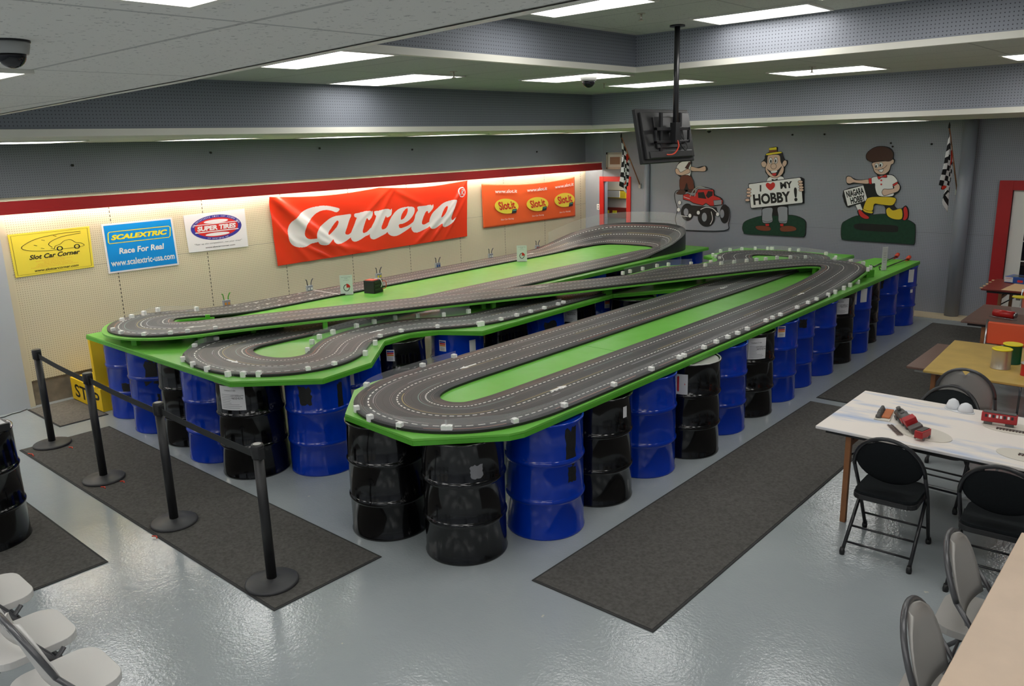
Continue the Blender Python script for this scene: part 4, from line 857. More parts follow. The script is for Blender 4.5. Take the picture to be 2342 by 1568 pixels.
banner(((613, 450), (1068, 412), (1068, 540), (635, 608)), 0.05, 720, 180, red_cols, red_folds, ('banner_red', 'banner_white'), 'red_banner', 'large red banner with a white Carrera logo on the cream wall')
bl = ((1101, 420), (1314, 404), (1316, 494), (1106, 522))
def or_cols(cy, cz): return np.zeros(cy.shape, bool)
orange = banner(bl, -0.06, 60, 24, or_cols, lambda u, v: 0.5*np.sin(9*u+2*v)+0.4*np.sin(5*u-3*v), ('banner_orange',), 'orange_banner', 'orange banner with three yellow ovals on the cream wall', 0.006)
f = wall_quad(bl)
def G(d): return lambda u, v: f(u, v-0.075*math.sin(PI*u)*v, 0.032+d)
for k, (ox, oy) in enumerate(((0.225, 0.47), (0.55, 0.45), (0.86, 0.46))):
    mb = B('sign_yellow'); fill(mb, G(0.0), ell(ox, oy, 0.118, 0.185, 32, rot=0.15)); mb.use('ink_red'); put_text(mb, 'Slot.it', G(0.002), ox, oy+0.02, 0.20, 0.165, rot=0.12, shear=0.1, bold=0.03)
    mb.use('ink'); fill(mb, G(0.003), [(ox+0.045, oy-0.19), (ox+0.095, oy-0.18), (ox+0.10, oy-0.08), (ox+0.055, oy-0.09)]); mb.use('teal'); fill(mb, G(0.004), [(ox+0.055, oy-0.13), (ox+0.092, oy-0.125), (ox+0.092, oy-0.10), (ox+0.06, oy-0.105)]); mb.build('oval_logo', orange)
    mb = B('white_flat'); put_text(mb, 'www.slot.it', G(0.001), ox, 0.83, 0.085, 0.22, shear=0.1, bold=0.03); put_text(mb, 'Slot Car Racing', G(0.001), ox, 0.15, 0.05, 0.13, shear=0.1); mb.build('white_lettering', orange)

# ------------------------------------------------------------------ painted plywood cutouts on the back wall
YC = YB-0.02
def bw(ox, oy, sc_):           # zoomed tracing coordinates to the back wall
    def fn0(x, y, d=0.0):
        p = aty(ox+float(x)/sc_, oy+float(y)/sc_, YC); return (p.x, YC-d, p.z)
    return fn0
ONE = dict(shoes='shoe', socks='sock', ears='ear', eyes='eye', hands='finger', arms='arm', cuffs='cuff', buttons='button', dust_puffs='dust_puff', windows='window')
def cut_out(name, label, cat, fn0, base, layers):
    o = empty(name, (0, 0, 0), label, cat)
    fr = lambda u, v: fn0(u, v, 0.0); bk = lambda u, v: (fn0(u, v)[0], YB-0.001, fn0(u, v)[2])
    for col, poly in base:
        mb = B(col); q = poly; a = [mb.bm.verts.new(fr(*p)) for p in q]; b_ = [mb.bm.verts.new(bk(*p)) for p in q]; k = len(q)
        mb.face(a); mb.face(b_[::-1]); [mb.face([a[i], b_[i], b_[(i+1) % k], a[(i+1) % k]]) for i in range(k)]; mb.build('plywood_shape', o)
    d = 0.0008; groups = {}
    for L_ in layers:
        kind, nm, col = L_[0], L_[1], L_[2]; d += 0.0004; fd = (lambda dd: (lambda u, v: fn0(u, v, dd)))(d)
        key = nm if nm not in ONE else nm+'#'+str(len(groups))
        if key not in groups: groups[key] = MB()
        mb = groups[key]; mb.use(col)
        if kind == 'f':
            fill(mb, fd, L_[3])
            if len(L_) > 4 and L_[4]: mb.use('ink_black'); d += 0.0004; ribbon(mb, (lambda dd: (lambda u, v: fn0(u, v, dd)))(d), L_[3], L_[4], True)
        elif kind == 'l': ribbon(mb, fd, L_[3], L_[4], False)
        elif kind == 't': put_text(mb, L_[3], lambda u, v, fd=fd: fd(u, -v), L_[4], -L_[5], L_[6], L_[7], rot=L_[8], bold=0.04)
    for nm, mb in groups.items(): mb.build(ONE.get(nm.split('#')[0], nm.split('#')[0]), o)
    return o
S = lambda pts, per=4: [tuple(map(float, q)) for q in cr(pts, per, True)]
O = lambda pts, per=5: [tuple(map(float, q)) for q in cr(pts, per)]
fm = bw(1650, 300, 4.684)
mound1 = S([(225,1010),(240,975),(290,945),(400,910),(480,898),(560,900),(640,905),(720,895),(800,905),(870,935),(900,965),(905,1000),(900,1100),(885,1130),(860,1133),(560,1118),(270,1103),(235,1080),(222,1045)])
head1 = S([(495,250),(640,245),(665,330),(675,420),(650,470),(600,498),(555,500),(510,475),(475,430),(468,370)])
cut_out('hobby_man_cutout', 'painted cutout of a man in a straw hat holding an I love my hobby board', 'wall cutout', fm,
 [('ink_black', mound1), ('ink_black', S([(430,330),(450,310),(480,265),(485,240),(512,215),(515,178),(595,168),(600,215),(645,225),(660,270),(680,305),(705,310),(705,350),(680,385),(675,440),(655,480),(700,560),(700,640),(710,800),(708,960),(640,990),(540,975),(440,975),(435,830),(470,600),(500,490),(470,440),(465,390),(432,370)])), ('ink_black', [(290,560),(850,490),(885,510),(885,770),(320,828)])],
 [('f','mound','grass_dark', [(565+(x-565)*0.985, 1010+(y-1010)*0.97) for x, y in mound1]),
  ('f','shoes','brown_shoe', S([(365,1020),(420,1010),(480,1015),(525,1030),(525,1060),(470,1068),(390,1055)]),4), ('f','shoes','brown_shoe', S([(630,1030),(690,1012),(760,1015),(800,1035),(795,1062),(720,1075),(640,1070)]),4), ('f','socks','ink_red', [(470,990),(512,990),(510,1015),(475,1015)],3), ('f','socks','ink_red', [(628,990),(665,990),(665,1018),(632,1018)],3),
  ('f','trousers','cloth_grey', S([(445,830),(545,820),(545,900),(548,965),(490,985),(440,970),(438,880)]),5), ('f','trousers','cloth_grey', S([(605,815),(700,810),(710,860),(705,975),(655,985),(615,970),(610,900)]),5),
  ('l','trouser_hem','ink_black', O([(440,955),(490,970),(545,955)]),4), ('l','trouser_hem','ink_black', O([(612,960),(660,972),(705,960)]),4),
  ('f','shirt','white_flat', S([(515,490),(655,485),(668,540),(600,560),(490,560)]),4), ('f','tie','ink_black', [(540,510),(572,520),(605,505),(600,545),(572,530),(545,545)],2),
  ('f','hair','ink_black', S([(485,250),(640,235),(665,290),(670,340),(480,350),(470,300)]),2), ('f','ears','skin', S([(430,335),(460,320),(485,345),(480,380),(450,385),(432,365)]),4), ('f','ears','skin', S([(655,345),(675,312),(700,318),(702,350),(680,378),(658,380)]),4),
  ('f','face','skin', S([(500,262),(555,250),(625,258),(640,330),(672,390),(660,450),(610,492),(555,497),(505,468),(478,425),(475,385),(492,340)]),5),
  ('f','eyes','white_flat', ell(530,315,20,34,20),4), ('f','eyes','white_flat', ell(586,312,20,34,20),4), ('f','eyes','ink_black', ell(533,322,8,18,14)), ('f','eyes','ink_black', ell(584,318,8,18,14)),
  ('f','nose','skin', ell(563,375,30,29,22),4), ('f','mouth','ink_black', S([(490,400),(530,425),(600,420),(650,375),(625,430),(600,475),(565,480),(535,455)]),2), ('f','mouth','white_flat', S([(535,428),(598,420),(590,440),(545,445)]),0), ('f','mouth','ink_red', S([(545,455),(590,448),(585,472),(560,475)]),0),
  ('f','hat','bright_yellow', S([(485,240),(540,228),(640,218),(645,235),(560,248),(490,258)]),4), ('f','hat','bright_yellow', [(515,178),(595,168),(600,218),(515,226)],4), ('f','hat_band','brown_shoe', [(514,205),(600,198),(601,220),(515,228)],3),
  ('f','board','white_flat', [(295,572),(310,562),(840,493),(858,505),(878,755),(868,768),(330,824),(318,812)],7),
  ('t','board_lettering','ink_black','I',424,610,70,16,-0.0), ('f','heart','ink_red', S([(531,632),(490,600),(480,570),(500,550),(530,562),(555,545),(578,562),(572,600)],5)), ('t','board_lettering','ink_black','MY',700,575,72,130,0.10),
  ('t','board_lettering','ink_black','HOBBY',545,715,115,400,0.09), ('t','board_lettering','ink_black','!',800,675,150,34,0.05)]
 + [('f','hands','skin', ell(cx_, cy_, 26, 15, 16), 4) for cx_, cy_ in ((300,622),(298,655),(300,690),(285,735),(852,540),(856,570),(862,600),(862,628))])
fb = bw(1650, 300, 4.684)
mound2 = S([(1278,1080),(1290,990),(1340,950),(1440,905),(1560,900),(1690,885),(1800,890),(1900,930),(2000,950),(2060,985),(2078,1020),(2075,1170),(2060,1215),(2000,1212),(1600,1185),(1320,1165),(1285,1145)])
cut_out('running_boy_cutout', 'painted cutout of a kneeling boy in a brown cap beside a Niagara Hobby sign', 'wall cutout', fb,
 [('ink_black', mound2), ('ink_black', S([(1548,270),(1570,220),(1640,170),(1720,158),(1800,175),(1845,230),(1845,290),(1858,310),(1845,345),(1820,360),(1800,430),(1790,460),(1840,470),(1890,540),(1920,600),(1900,650),(1850,690),(1865,740),(1850,790),(1880,830),(1930,825),(1970,795),(2000,830),(2005,900),(1985,955),(1940,950),(1800,945),(1760,900),(1745,800),(1640,790),(1625,880),(1590,890),(1585,940),(1550,950),(1480,920),(1455,860),(1460,840),(1430,790),(1340,810),(1305,635),(1520,575),(1430,560),(1360,575),(1338,545),(1335,490),(1370,478),(1440,515),(1570,515),(1670,480),(1640,440),(1625,400),(1622,340),(1560,310)], 3))],
 [('f','mound','grass_dark', [(1678+(x-1678)*0.985, 1050+(y-1050)*0.97) for x, y in mound2]), ('f','mound_shadow_patch','ink_black', S([(1420,1005),(1480,988),(1700,998),(1870,1010),(1895,1045),(1870,1080),(1700,1075),(1500,1060),(1430,1040)])),  # includes a flat black patch drawn across the mound
  ('f','sign_post','white_flat', [(1435,790),(1490,775),(1515,840),(1470,870)],5), ('f','sign_board','white_flat', [(1310,632),(1522,577),(1568,740),(1352,803)],7), ('t','sign_lettering','ink_black','NIAGARA',1432,655,72,190,0.24), ('t','sign_lettering','ink_black','HOBBY',1462,728,70,160,0.24),
  ('f','trousers','pants_yellow', S([(1670,700),(1855,710),(1862,760),(1820,795),(1700,785),(1640,780),(1620,850),(1560,850),(1520,830),(1550,740),(1580,710)]),5), ('f','trousers','pants_yellow', S([(1765,840),(1800,815),(1840,845),(1930,830),(1935,935),(1850,942),(1780,905)]),5), ('f','trousers','pants_yellow', S([(1515,830),(1560,850),(1622,858),(1612,880),(1550,870),(1520,850)]),4),
  ('f','shoes','ink_red', S([(1465,850),(1490,840),(1530,880),(1580,915),(1575,938),(1530,935),(1485,905)]),5), ('f','shoes','ink_red', S([(1950,830),(1975,805),(1995,840),(2000,910),(1975,950),(1945,945),(1955,900)]),5),
  ('f','shirt','white_flat', S([(1610,500),(1680,480),(1790,465),(1850,480),(1890,540),(1840,570),(1850,650),(1830,695),(1690,692),(1650,620),(1645,560),(1615,560)]),5),
  ('f','arms','skin', S([(1580,515),(1500,522),(1430,518),(1385,485),(1345,490),(1342,545),(1375,562),(1420,550),(1500,560),(1580,560)]),5), ('f','arms','skin', S([(1845,575),(1895,560),(1915,600),(1890,645),(1800,675),(1745,690),(1722,655),(1740,620),(1790,620),(1850,610)]),5),
  ('f','cuffs','ink_red', [(1578,505),(1610,502),(1612,565),(1583,562)],4), ('f','cuffs','ink_red', [(1835,570),(1885,540),(1893,558),(1845,590)],4),
  ('f','face','skin', S([(1625,335),(1790,315),(1830,300),(1852,310),(1845,345),(1820,360),(1800,420),(1750,460),(1690,462),(1645,435),(1628,390)]),5), ('f','eyes','white_flat', ell(1665,368,20,25,18),3), ('f','eyes','white_flat', ell(1712,358,22,26,18),3), ('f','eyes','ink_black', ell(1660,375,9,14,12)), ('f','eyes','ink_black', ell(1706,364,9,14,12)),
  ('f','mouth','white_flat', S([(1685,420),(1740,405),(1720,440)]),4), ('l','mouth','ink_black', O([(1650,410),(1700,412),(1750,390),(1778,360)]),4), ('f','bow_tie','ink_red', S([(1675,480),(1715,485),(1765,462),(1775,495),(1720,492),(1690,515)],3),4), ('f','buttons','ink_red', ell(1716,525,10,10,10)), ('f','buttons','ink_red', ell(1716,568,10,10,10)),
  ('f','cap','brown_dark', S([(1552,270),(1575,220),(1640,175),(1720,162),(1795,180),(1842,230),(1840,290),(1800,320),(1720,315),(1640,330),(1580,315)]),5)])
ft = bw(1300, 200, 4.126)
cut_out('monster_truck_cutout', 'painted cutout of a red monster truck with a man standing on it behind', 'wall cutout', ft,
 [('cloth_grey', S([(1010,985),(1060,965),(1180,960),(1240,935),(1290,940),(1370,965),(1380,1010),(1450,1050),(1465,1110),(1510,1130),(1525,1200),(1510,1280),(1470,1350),(1050,1340),(1020,1290),(1010,1230),(1030,1150),(1005,1050)])), ('ink_black', S([(1060,690),(1130,680),(1160,700),(1165,760),(1290,738),(1295,790),(1160,795),(1160,840),(1190,940),(1180,985),(1110,985),(1020,1005),(1050,960),(1060,860),(1010,800),(1030,730)]))],
 [('l','outline','ink_black', S([(1010,985),(1060,965),(1180,960),(1240,935),(1290,940),(1370,965),(1380,1010),(1450,1050),(1465,1110),(1510,1130),(1525,1200),(1510,1280),(1470,1350),(1050,1340),(1020,1290),(1010,1230),(1030,1150),(1005,1050)])+[(1010,985)],7),
  ('f','shirt','white_flat', S([(1060,705),(1150,695),(1150,830),(1070,835),(1020,760)]),4), ('f','arms','skin', S([(1010,770),(1035,765),(1060,800),(1130,765),(1148,800),(1080,828),(1020,815)]),4), ('f','arms','skin', S([(1160,745),(1230,760),(1290,742),(1292,788),(1220,790),(1160,785)]),4), ('f','tie','brown_dark', [(1100,760),(1140,700),(1158,710),(1130,770)],3),
  ('f','trousers','pants_brown', S([(1060,840),(1160,840),(1188,960),(1135,960),(1118,900),(1095,960),(1055,965)],3),4), ('f','shoes','brown_dark', S([(1020,995),(1060,965),(1105,975),(1095,1005),(1040,1008)]),3), ('f','shoes','brown_dark', S([(1130,970),(1185,960),(1195,990),(1140,990)]),3),
  ('f','rear_wheel','ink_black', ell(1125,1175,62,82,28)), ('f','rear_wheel','cloth_grey', ell(1112,1175,22,36,20)), ('f','front_wheel','ink_black', ell(1475,1192,45,90,28)), ('f','front_wheel','cloth_grey', ell(1452,1190,20,40,20)), ('f','chassis','ink_black', [(1160,1110),(1400,1130),(1420,1200),(1300,1230),(1150,1200)]),
  ('f','near_wheel','ink_black', ell(1305,1225,82,88,32)), ('f','near_wheel','cloth_grey', ell(1285,1222,24,42,20)), ('l','axle_lines','white_flat', O([(1250,1150),(1300,1130),(1360,1140),(1400,1175)]),7), ('l','axle_lines','white_flat', O([(1340,1290),(1362,1240),(1350,1170)]),6),
  ('f','body','ink_red', [(1085,1010),(1130,1000),(1180,1025),(1215,985),(1225,960),(1370,962),(1378,1020),(1425,1035),(1460,1065),(1455,1105),(1370,1118),(1340,1118),(1300,1090),(1270,1112),(1180,1090),(1150,1070),(1085,1055)],6), ('f','windows','ink_black', [(1225,990),(1280,985),(1305,1050),(1228,1040)]), ('f','windows','ink_black', [(1300,1020),(1320,975),(1365,980),(1362,1020),(1320,1045)]), ('f','grille','cloth_grey', [(1372,1065),(1448,1058),(1448,1105),(1378,1112)],4),
  ('l','roll_bar','cap_grey', O([(1150,1030),(1190,960),(1240,935),(1290,945)]),9), ('l','roll_bar','cap_grey', O([(1195,1025),(1205,965)]),8), ('l','speed_lines','white_flat', [(1090,1030),(1150,1050)],5), ('l','speed_lines','white_flat', [(1065,1208),(1130,1218)],5)]
 + [('f','dust_puffs','white_flat', S([(x-16,y),(x-8,y-18),(x+10,y-16),(x+16,y+2),(x+8,y+18),(x-10,y+16)]),3) for x, y in ((1053,1085),(1043,1152),(1150,1208),(1230,1180),(1412,1195))])

# ------------------------------------------------------------------ screen on the ceiling pole
r = empty('ceiling_tv', (6.75, 5.96, ZC3), 'black flat screen seen from behind, hanging from a long ceiling pole', 'screen')
B('black_metal', True).lathe([(0.022, -0.86), (0.022, 0)], n=20).lathe([(0.06, -0.012), (0.06, 0)], n=24).build('pole', r)
t = B('black_plastic'); t.box(-0.125, -0.09, -0.40, 0.41, -1.04, -0.61); o = t.build('screen_bezel', r, bevel=0.006)
t = B('black_satin'); t.box(-0.092, -0.065, -0.37, 0.38, -1.01, -0.64); t.box(-0.068, -0.05, -0.22, 0.22, -0.93, -0.68); t.box(-0.068, -0.058, -0.33, 0.34, -1.005, -0.95); t.build('back_shell', r, bevel=0.008)
B('dark_glass').box(-0.127, -0.124, -0.38, 0.39, -1.02, -0.63).build('display', r)
TILT = Matrix.Translation((0, 0, -0.82)) @ Matrix.Rotation(-0.19, 4, 'Y') @ Matrix.Translation((0, 0, 0.82))
for ch in r.children:
    if ch.name.split('.')[0] in ('screen_bezel', 'back_shell', 'display'): ch.matrix_local = TILT
t = B('black_metal')
for y in (-0.16, 0.14): t.box(-0.052, -0.03, y-0.015, y+0.015, -0.96, -0.66)
t.box(-0.034, -0.018, -0.27, 0.27, -0.80, -0.775); t.box(-0.034, -0.018, -0.27, 0.27, -0.90, -0.88); t.box(-0.034, -0.018, -0.27, -0.25, -0.90, -0.775); t.box(-0.034, -0.018, 0.25, 0.27, -0.90, -0.775); t.box(-0.03, 0.024, -0.035, 0.035, -0.90, -0.74); t.build('wall_mount_bracket', r, bevel=0.002)
q = B('copper', True); q.tube(O([(0.02, 0.0, -0.88), (0.03, 0.005, -0.93), (0.01, -0.03, -0.985), (-0.03, -0.08, -0.99), (-0.055, -0.10, -0.97)]), 0.006, 8); q.build('orange_cable', r)
q = B('black_plastic', True); q.tube(O([(0.0, 0.03, -0.86), (0.02, 0.12, -0.96), (0.0, 0.2, -0.93), (-0.04, 0.17, -0.85)]), 0.004, 8); q.build('black_cable', r)

# ------------------------------------------------------------------ checkered flags
def flag(bx, bz, tx, tz, label, seed):
    base = Vector((bx, YB-0.02, bz)); tip = Vector((tx, YB-0.62, tz))
    r = empty('checkered_flag', base, label, 'flag', 'checkered flags on the back wall')
    q = B('wood_leg', True); q.tube([(0, 0, 0), tuple(tip-base)], 0.010, 10); q.build('flag_pole', r); B('cap_grey').cbox((0, 0.0, -0.01), (0.05, 0.04, 0.09)).build('bracket', r, bevel=0.004)
    B('ink_black', True).lathe([(0.016, -0.02), (0.014, 0.03), (0.002, 0.07)], tuple(tip-base), 12).build('pole_tip', r)
    nu, nv = 30, 36; bm = bmesh.new(); uvl = bm.loops.layers.uv.new('UVMap'); G_ = []
    ax = (tip-base)
    for i in range(nu+1):
        u = i/nu; row = []
        anchor = base+ax*(1.0-0.52*u)
        for j in range(nv+1):
            v = j/nv; ln = 1.06*v*(1-0.12*abs(math.sin(5*u+seed))*v)
            gather = 1-0.62*v**0.6
            cx_ = base+ax*(0.87); p = cx_.lerp(anchor, gather); p.z = anchor.z*(1-min(1, v*1.6))+(cx_.z*0.35+anchor.z*0.65)*min(1, v*1.6)
            fold = 0.045*v**0.5*math.sin(u*17+seed+1.5*v); p += Vector((fold*0.8+0.02*v*math.sin(3*v+seed)+0.05*(u-0.5)*v, fold-0.02, -ln*(0.80+0.12*math.cos(u*4+seed))))
            row.append(bm.verts.new(p-base))
        G_.append(row)
    for i in range(nu):
        for j in range(nv):
            f = bm.faces.new([G_[i][j], G_[i+1][j], G_[i+1][j+1], G_[i][j+1]]); f.smooth = True
            for lp, uv in zip(f.loops, ((i/nu, j/nv), ((i+1)/nu, j/nv), ((i+1)/nu, (j+1)/nv), (i/nu, (j+1)/nv))): lp[uvl].uv = uv
    me = bpy.data.meshes.new('flag_cloth'); bm.to_mesh(me); bm.free(); me.materials.append(MATS['checker_cloth']); o = link('flag_cloth', me, r); s_ = o.modifiers.new('thickness', 'SOLIDIFY'); s_.thickness = 0.002
b0 = aty(1464, 424, YB-0.02); t0 = aty(1421, 312, YB-0.62); b1 = aty(2189, 438, YB-0.02); t1 = aty(2171, 290, YB-0.62)
flag(b0.x, b0.z, t0.x, t0.z, 'black and white checkered flag with red print, left one beside the screen', 0.3)
flag(b1.x, b1.z, t1.x, t1.z, 'black and white checkered flag with red print, right one beside the round column', 1.1)

# ------------------------------------------------------------------ small things on the green tables
for k, (px, py) in enumerate(((518, 700), (707, 660), (865, 633), (1000, 609), (1121, 588), (1228, 571))):
    y = atx(px, py, 0.89).y; r = empty('controller_hanger', (0.90, y, TZ), 'small grey controller socket with two prongs, ' + ['next to the left hairpin', 'under the white oval sign', 'below the left part of the red banner', 'below the middle of the red banner', 'between the red and orange banners', 'nearest the banked turn'][k], 'controller socket', 'controller sockets along the wall')
    B('cloth_grey').box(-0.02, 0.02, -0.045, 0.045, 0, 0.085).build('socket_box', r, bevel=0.003)
    q = B(['ink_orange', 'white_flat', 'bright_yellow', 'blue_box', 'white_flat', 'hazard_red'][k]); q.box(0.02, 0.023, -0.035, -0.010, 0.025, 0.055); q.build('jack', r); q = B(['ink_orange', 'white_flat', 'bright_yellow', 'blue_box', 'white_flat', 'hazard_red'][k]); q.box(0.02, 0.023, 0.010, 0.035, 0.025, 0.055); q.build('jack', r)
    for s_ in (-1, 1): q = B('green_edge' if k == 0 else 'tube_grey', True); q.tube(O([(0, 0.028*s_, 0.08), (0, 0.032*s_, 0.12), (0.012, 0.045*s_, 0.16), (0.01, 0.06*s_, 0.17)]), 0.007, 8); q.build('prong', r)
def stand_sign(x, y, label, w_=0.15, h=0.24, rz=None, dial=True):
    rz = math.atan2(EYE.y-y, EYE.x-x)+PI/2 if rz is None else rz
    r = empty('sign_holder', (x, y, TZ), label, 'table sign', None, rz)
    B('clear_plastic').box(-w_/2, w_/2, -0.05, 0.05, 0, 0.004).build('clear_foot', r); B('paper').box(-w_/2, w_/2, -0.003, 0.003, 0.004, h).build('card', r)
    mb = B('ink'); g = lambda u, v: (u, -0.0036, v)
    if dial:
        put_text(mb, 'Slot Racing Club', g, 0, h*0.90, 0.011, 0.12); put_text(mb, 'Practice', g, 0, h*0.83, 0.009, 0.04); put_text(mb, 'Lap Timing in use', g, 0, h*0.74, 0.009, 0.07)
        ribbon(mb, g, ell(0, h*0.36, 0.036, 0.042, 28), 0.009, True); mb.build('card_print', r); mb = B('ink_red'); fill(mb, lambda u, v: (u, -0.004, v), [(0, h*0.36)]+ell(0, h*0.36, 0.05, 0.055, 10, 0, 0.1, PI/2)); mb.build('red_wedge', r)
    else:
        for k in range(5): put_text(mb, 'Pit Lane Rules'[:10+k % 3], g, 0, h*(0.75-0.1*k), 0.010, 0.05)
        mb.build('card_print', r)
p = atz(794, 674, TZ); stand_sign(p.x, p.y, 'white lap timing card in a clear holder near the black box', 0.165, 0.265)
p = atz(1194, 598, TZ); stand_sign(p.x, p.y, 'white lap timing card in a clear holder near the banked turn', 0.165, 0.265)
p = atz(2021, 618, TZ); stand_sign(p.x, p.y, 'narrow white card standing on the green table near the back wall', 0.10, 0.33, 1.2, False)
p = atz(855, 668, TZ); r = empty('power_box', (p.x, p.y, TZ), 'black power supply box with red and white wires on the left green table', 'power supply', None, 0.25)
B('black_plastic').box(-0.085, 0.085, -0.10, 0.10, 0, 0.17).build('box', r, bevel=0.004); q = B('black_metal')
for z in (0.05, 0.10, 0.15): q.box(0.085, 0.092, -0.09, 0.09, z-0.012, z+0.012)
q.build('front_plate', r); B('copper', True).tube(O([(0.09, 0.05, 0.15), (0.14, 0.09, 0.14), (0.13, 0.10, 0.06), (0.10, 0.06, 0.04)]), 0.005, 8).build('red_wire', r); B('white_plastic', True).tube(O([(0.0, 0.0, 0.17), (0.07, 0.05, 0.185), (0.11, 0.05, 0.12), (0.095, 0.04, 0.07)]), 0.005, 8).build('white_wire', r); B('copper').box(-0.07, 0.07, -0.09, 0.02, 0.17, 0.178).build('red_top_plate', r)
for k, (a, b_) in enumerate((((1998, 609), (2052, 585)), ((2018, 613), (2078, 591)))):
    A = atz(*a, TZ+0.02); Bv = atz(*b_, TZ+0.03); r = empty('bar_clamp', A, ['black bar clamp with an orange handle lying behind the white card', 'black bar clamp with an orange handle lying right of the white card'][k], 'clamp')
    d = Bv-A; B('black_metal', True).tube([(0, 0, -0.005), tuple(d)], 0.009, 8).build('bar', r); q = B('copper', True); q.tube([tuple(d*0.97), tuple(d*1.03+Vector((0, 0, 0.02)))], 0.03, 10); q.tube([tuple(d), tuple(d+Vector((-0.03, -0.05, -0.035)))], 0.014, 8); q.build('handle', r); B('black_metal', True).tube(O([(0, 0, 0), (-0.02, -0.08, 0.03), (0.0, -0.10, -0.015)]), 0.006, 8).build('jaw', r)

# ------------------------------------------------------------------ folding tables, boards and the things on them
def folding_table(x0, x1, y0, y1, label, m_, z=0.74, leg='wood_leg', apron='black_plastic', legs=True, top_name='table_top'):
    r = empty('folding_table', ((x0+x1)/2, (y0+y1)/2, 0), label, 'table'); hx, hy = (x1-x0)/2, (y1-y0)/2
    B(m_).box(-hx, hx, -hy, hy, z-0.022, z).build(top_name, r, bevel=0.004); B(apron).box(-hx+0.06, hx-0.06, -hy+0.05, hy-0.05, z-0.055, z-0.022).build('apron', r)
    for sx in (-1, 1):
        for sy in (-1, 1):
            B(leg).box(sx*(hx-0.22)-0.02, sx*(hx-0.22)+0.02, sy*(hy-0.09)-0.02, sy*(hy-0.09)+0.02, 0, z-0.055).build('leg', r, bevel=0.003)
        B(leg).box(sx*(hx-0.22)-0.012, sx*(hx-0.22)+0.012, -hy+0.1, hy-0.1, z-0.14, z-0.10).build('leg_brace', r)
        q = B('black_metal', True); q.tube([(sx*(hx-0.22), -hy+0.12, z-0.22), (sx*(hx-0.45), -hy+0.12, z-0.05)], 0.008, 8); q.build('folding_strut', r)
    return r
r = folding_table(8.13, 10.5, 5.70, 6.78, 'white painted craft table streaked with blue, holding model trains', 'painted_board')
folding_table(9.62, 10.42, 2.90, 4.73, 'beige laminate table corner at the lower right of the photo', 'tan_laminate', leg='black_metal')
folding_table(8.16, 10.6, 7.80, 8.85, 'folding table under the gold board with a brown end showing', 'brown_laminate', 0.725, apron='cap_grey')
r = empty('gold_board', (0, 0, 0.726), 'dull gold painted board lying on the third table from the back wall', 'board'); B('gold_board').prism([(8.34, 7.66), (8.28, 9.0), (10.7, 9.02), (10.7, 7.66)], 0, 0.02).build('board_sheet', r, bevel=0.003)
folding_table(8.10, 10.4, 10.02, 11.16, 'brown topped table with chipped edges and a red roller on it', 'brown_laminate')
folding_table(7.83, 10.2, 12.25, 13.2, 'dark red table nearest the back wall with a toy box on it', 'red_brown')
for k in range(5):
    tag(B('kraft').box(7.80, 7.832, 12.30+0.18*k, 12.36+0.18*k, 0.735, 0.742).build('tape_tab'), 'torn tan tape tab on the edge of the dark red table', 'tape', 'tape tabs on the table edge')
r = empty('kraft_paper', (0, 0, 0.741), 'sheet of brown kraft paper on the dark red back table', 'paper'); B('kraft').prism([(8.06, 12.27), (8.12, 12.95), (9.4, 12.95), (9.4, 12.27)], 0, 0.003).build('sheet', r)
# toy box
p = atz(2300, 641, 0.745); r = empty('toy_car_box', (8.22, 12.98, 0.744), 'blue and white slot car gift box with a clear window on the back table', 'box', None, -0.25)
B('blue_box').box(-0.22, 0.22, -0.12, 0.12, 0, 0.085).build('carton', r, bevel=0.003); q = B('paper'); q.box(-0.222, -0.11, -0.1215, 0.0, 0.01, 0.08); q.build('white_panel', r); q = B('paper'); q.box(0.08, 0.17, -0.1215, -0.11, 0.01, 0.078); q.build('white_panel', r)
q = B('ink_red'); put_text(q, 'CARRERA', lambda u, v: (u, -0.1225, v), -0.165, 0.062, 0.014, 0.08); q.build('box_print', r); B('dark_glass').box(-0.16, 0.16, -0.08, 0.08, 0.085, 0.087).build('window', r); B('hazard_red').box(-0.05, 0.02, -0.122, -0.11, 0.02, 0.05).build('picture_panel', r)
# cans
def can(x, y, z, rr, h, m_, lid, label, lidm='yellow_lid'):
    r = empty('paint_can', (x, y, z), label, 'can'); B(m_, True).lathe([(rr, 0), (rr, 0.006), (rr-0.002, 0.01), (rr-0.002, h-0.01), (rr, h-0.006), (rr, h)], n=36).build('can_body', r)
    if lid: B(lidm, True).lathe([(rr+0.002, h-0.008), (rr+0.003, h), (rr-0.004, h+0.004), (rr-0.012, h+0.001)], n=36).build('lid', r)
can(8.86, 8.12, 0.746, 0.080, 0.18, 'tin', True, 'bare tin can with a yellow lid on the gold board')
can(8.90, 8.36, 0.746, 0.078, 0.18, 'green_can', True, 'green can with a yellow lid behind the bare tin on the gold board')
can(9.10, 8.45, 0.746, 0.080, 0.18, 'green_can', True, 'green can with a grey lid at the right photo edge on the gold board', 'cap_grey')
can(9.09, 8.00, 0.746, 0.055, 0.11, 'red_plastic', True, 'small red paint pot with a grey cap on the gold board', 'cap_grey')
can(8.53, 10.75, 0.741, 0.075, 0.20, 'clear_plastic', True, 'clear jar with a yellow lid on the brown chipped table')
r = empty('red_roller', (8.44, 10.43, 0.741), 'glossy red cylinder lying on a thin rod on the brown chipped table', 'roller'); q = B('red_plastic', True); q.tube([(-0.10, 0.03, 0.045), (0.11, -0.03, 0.045)], 0.042, 24); q.build('cylinder', r); q = B('chrome', True); q.tube([(0.11, -0.03, 0.045), (0.135, -0.037, 0.045)], 0.030, 18); q.tube([(-0.14, 0.0, 0.004), (0.15, -0.08, 0.004)], 0.004, 8); q.build('rod', r)
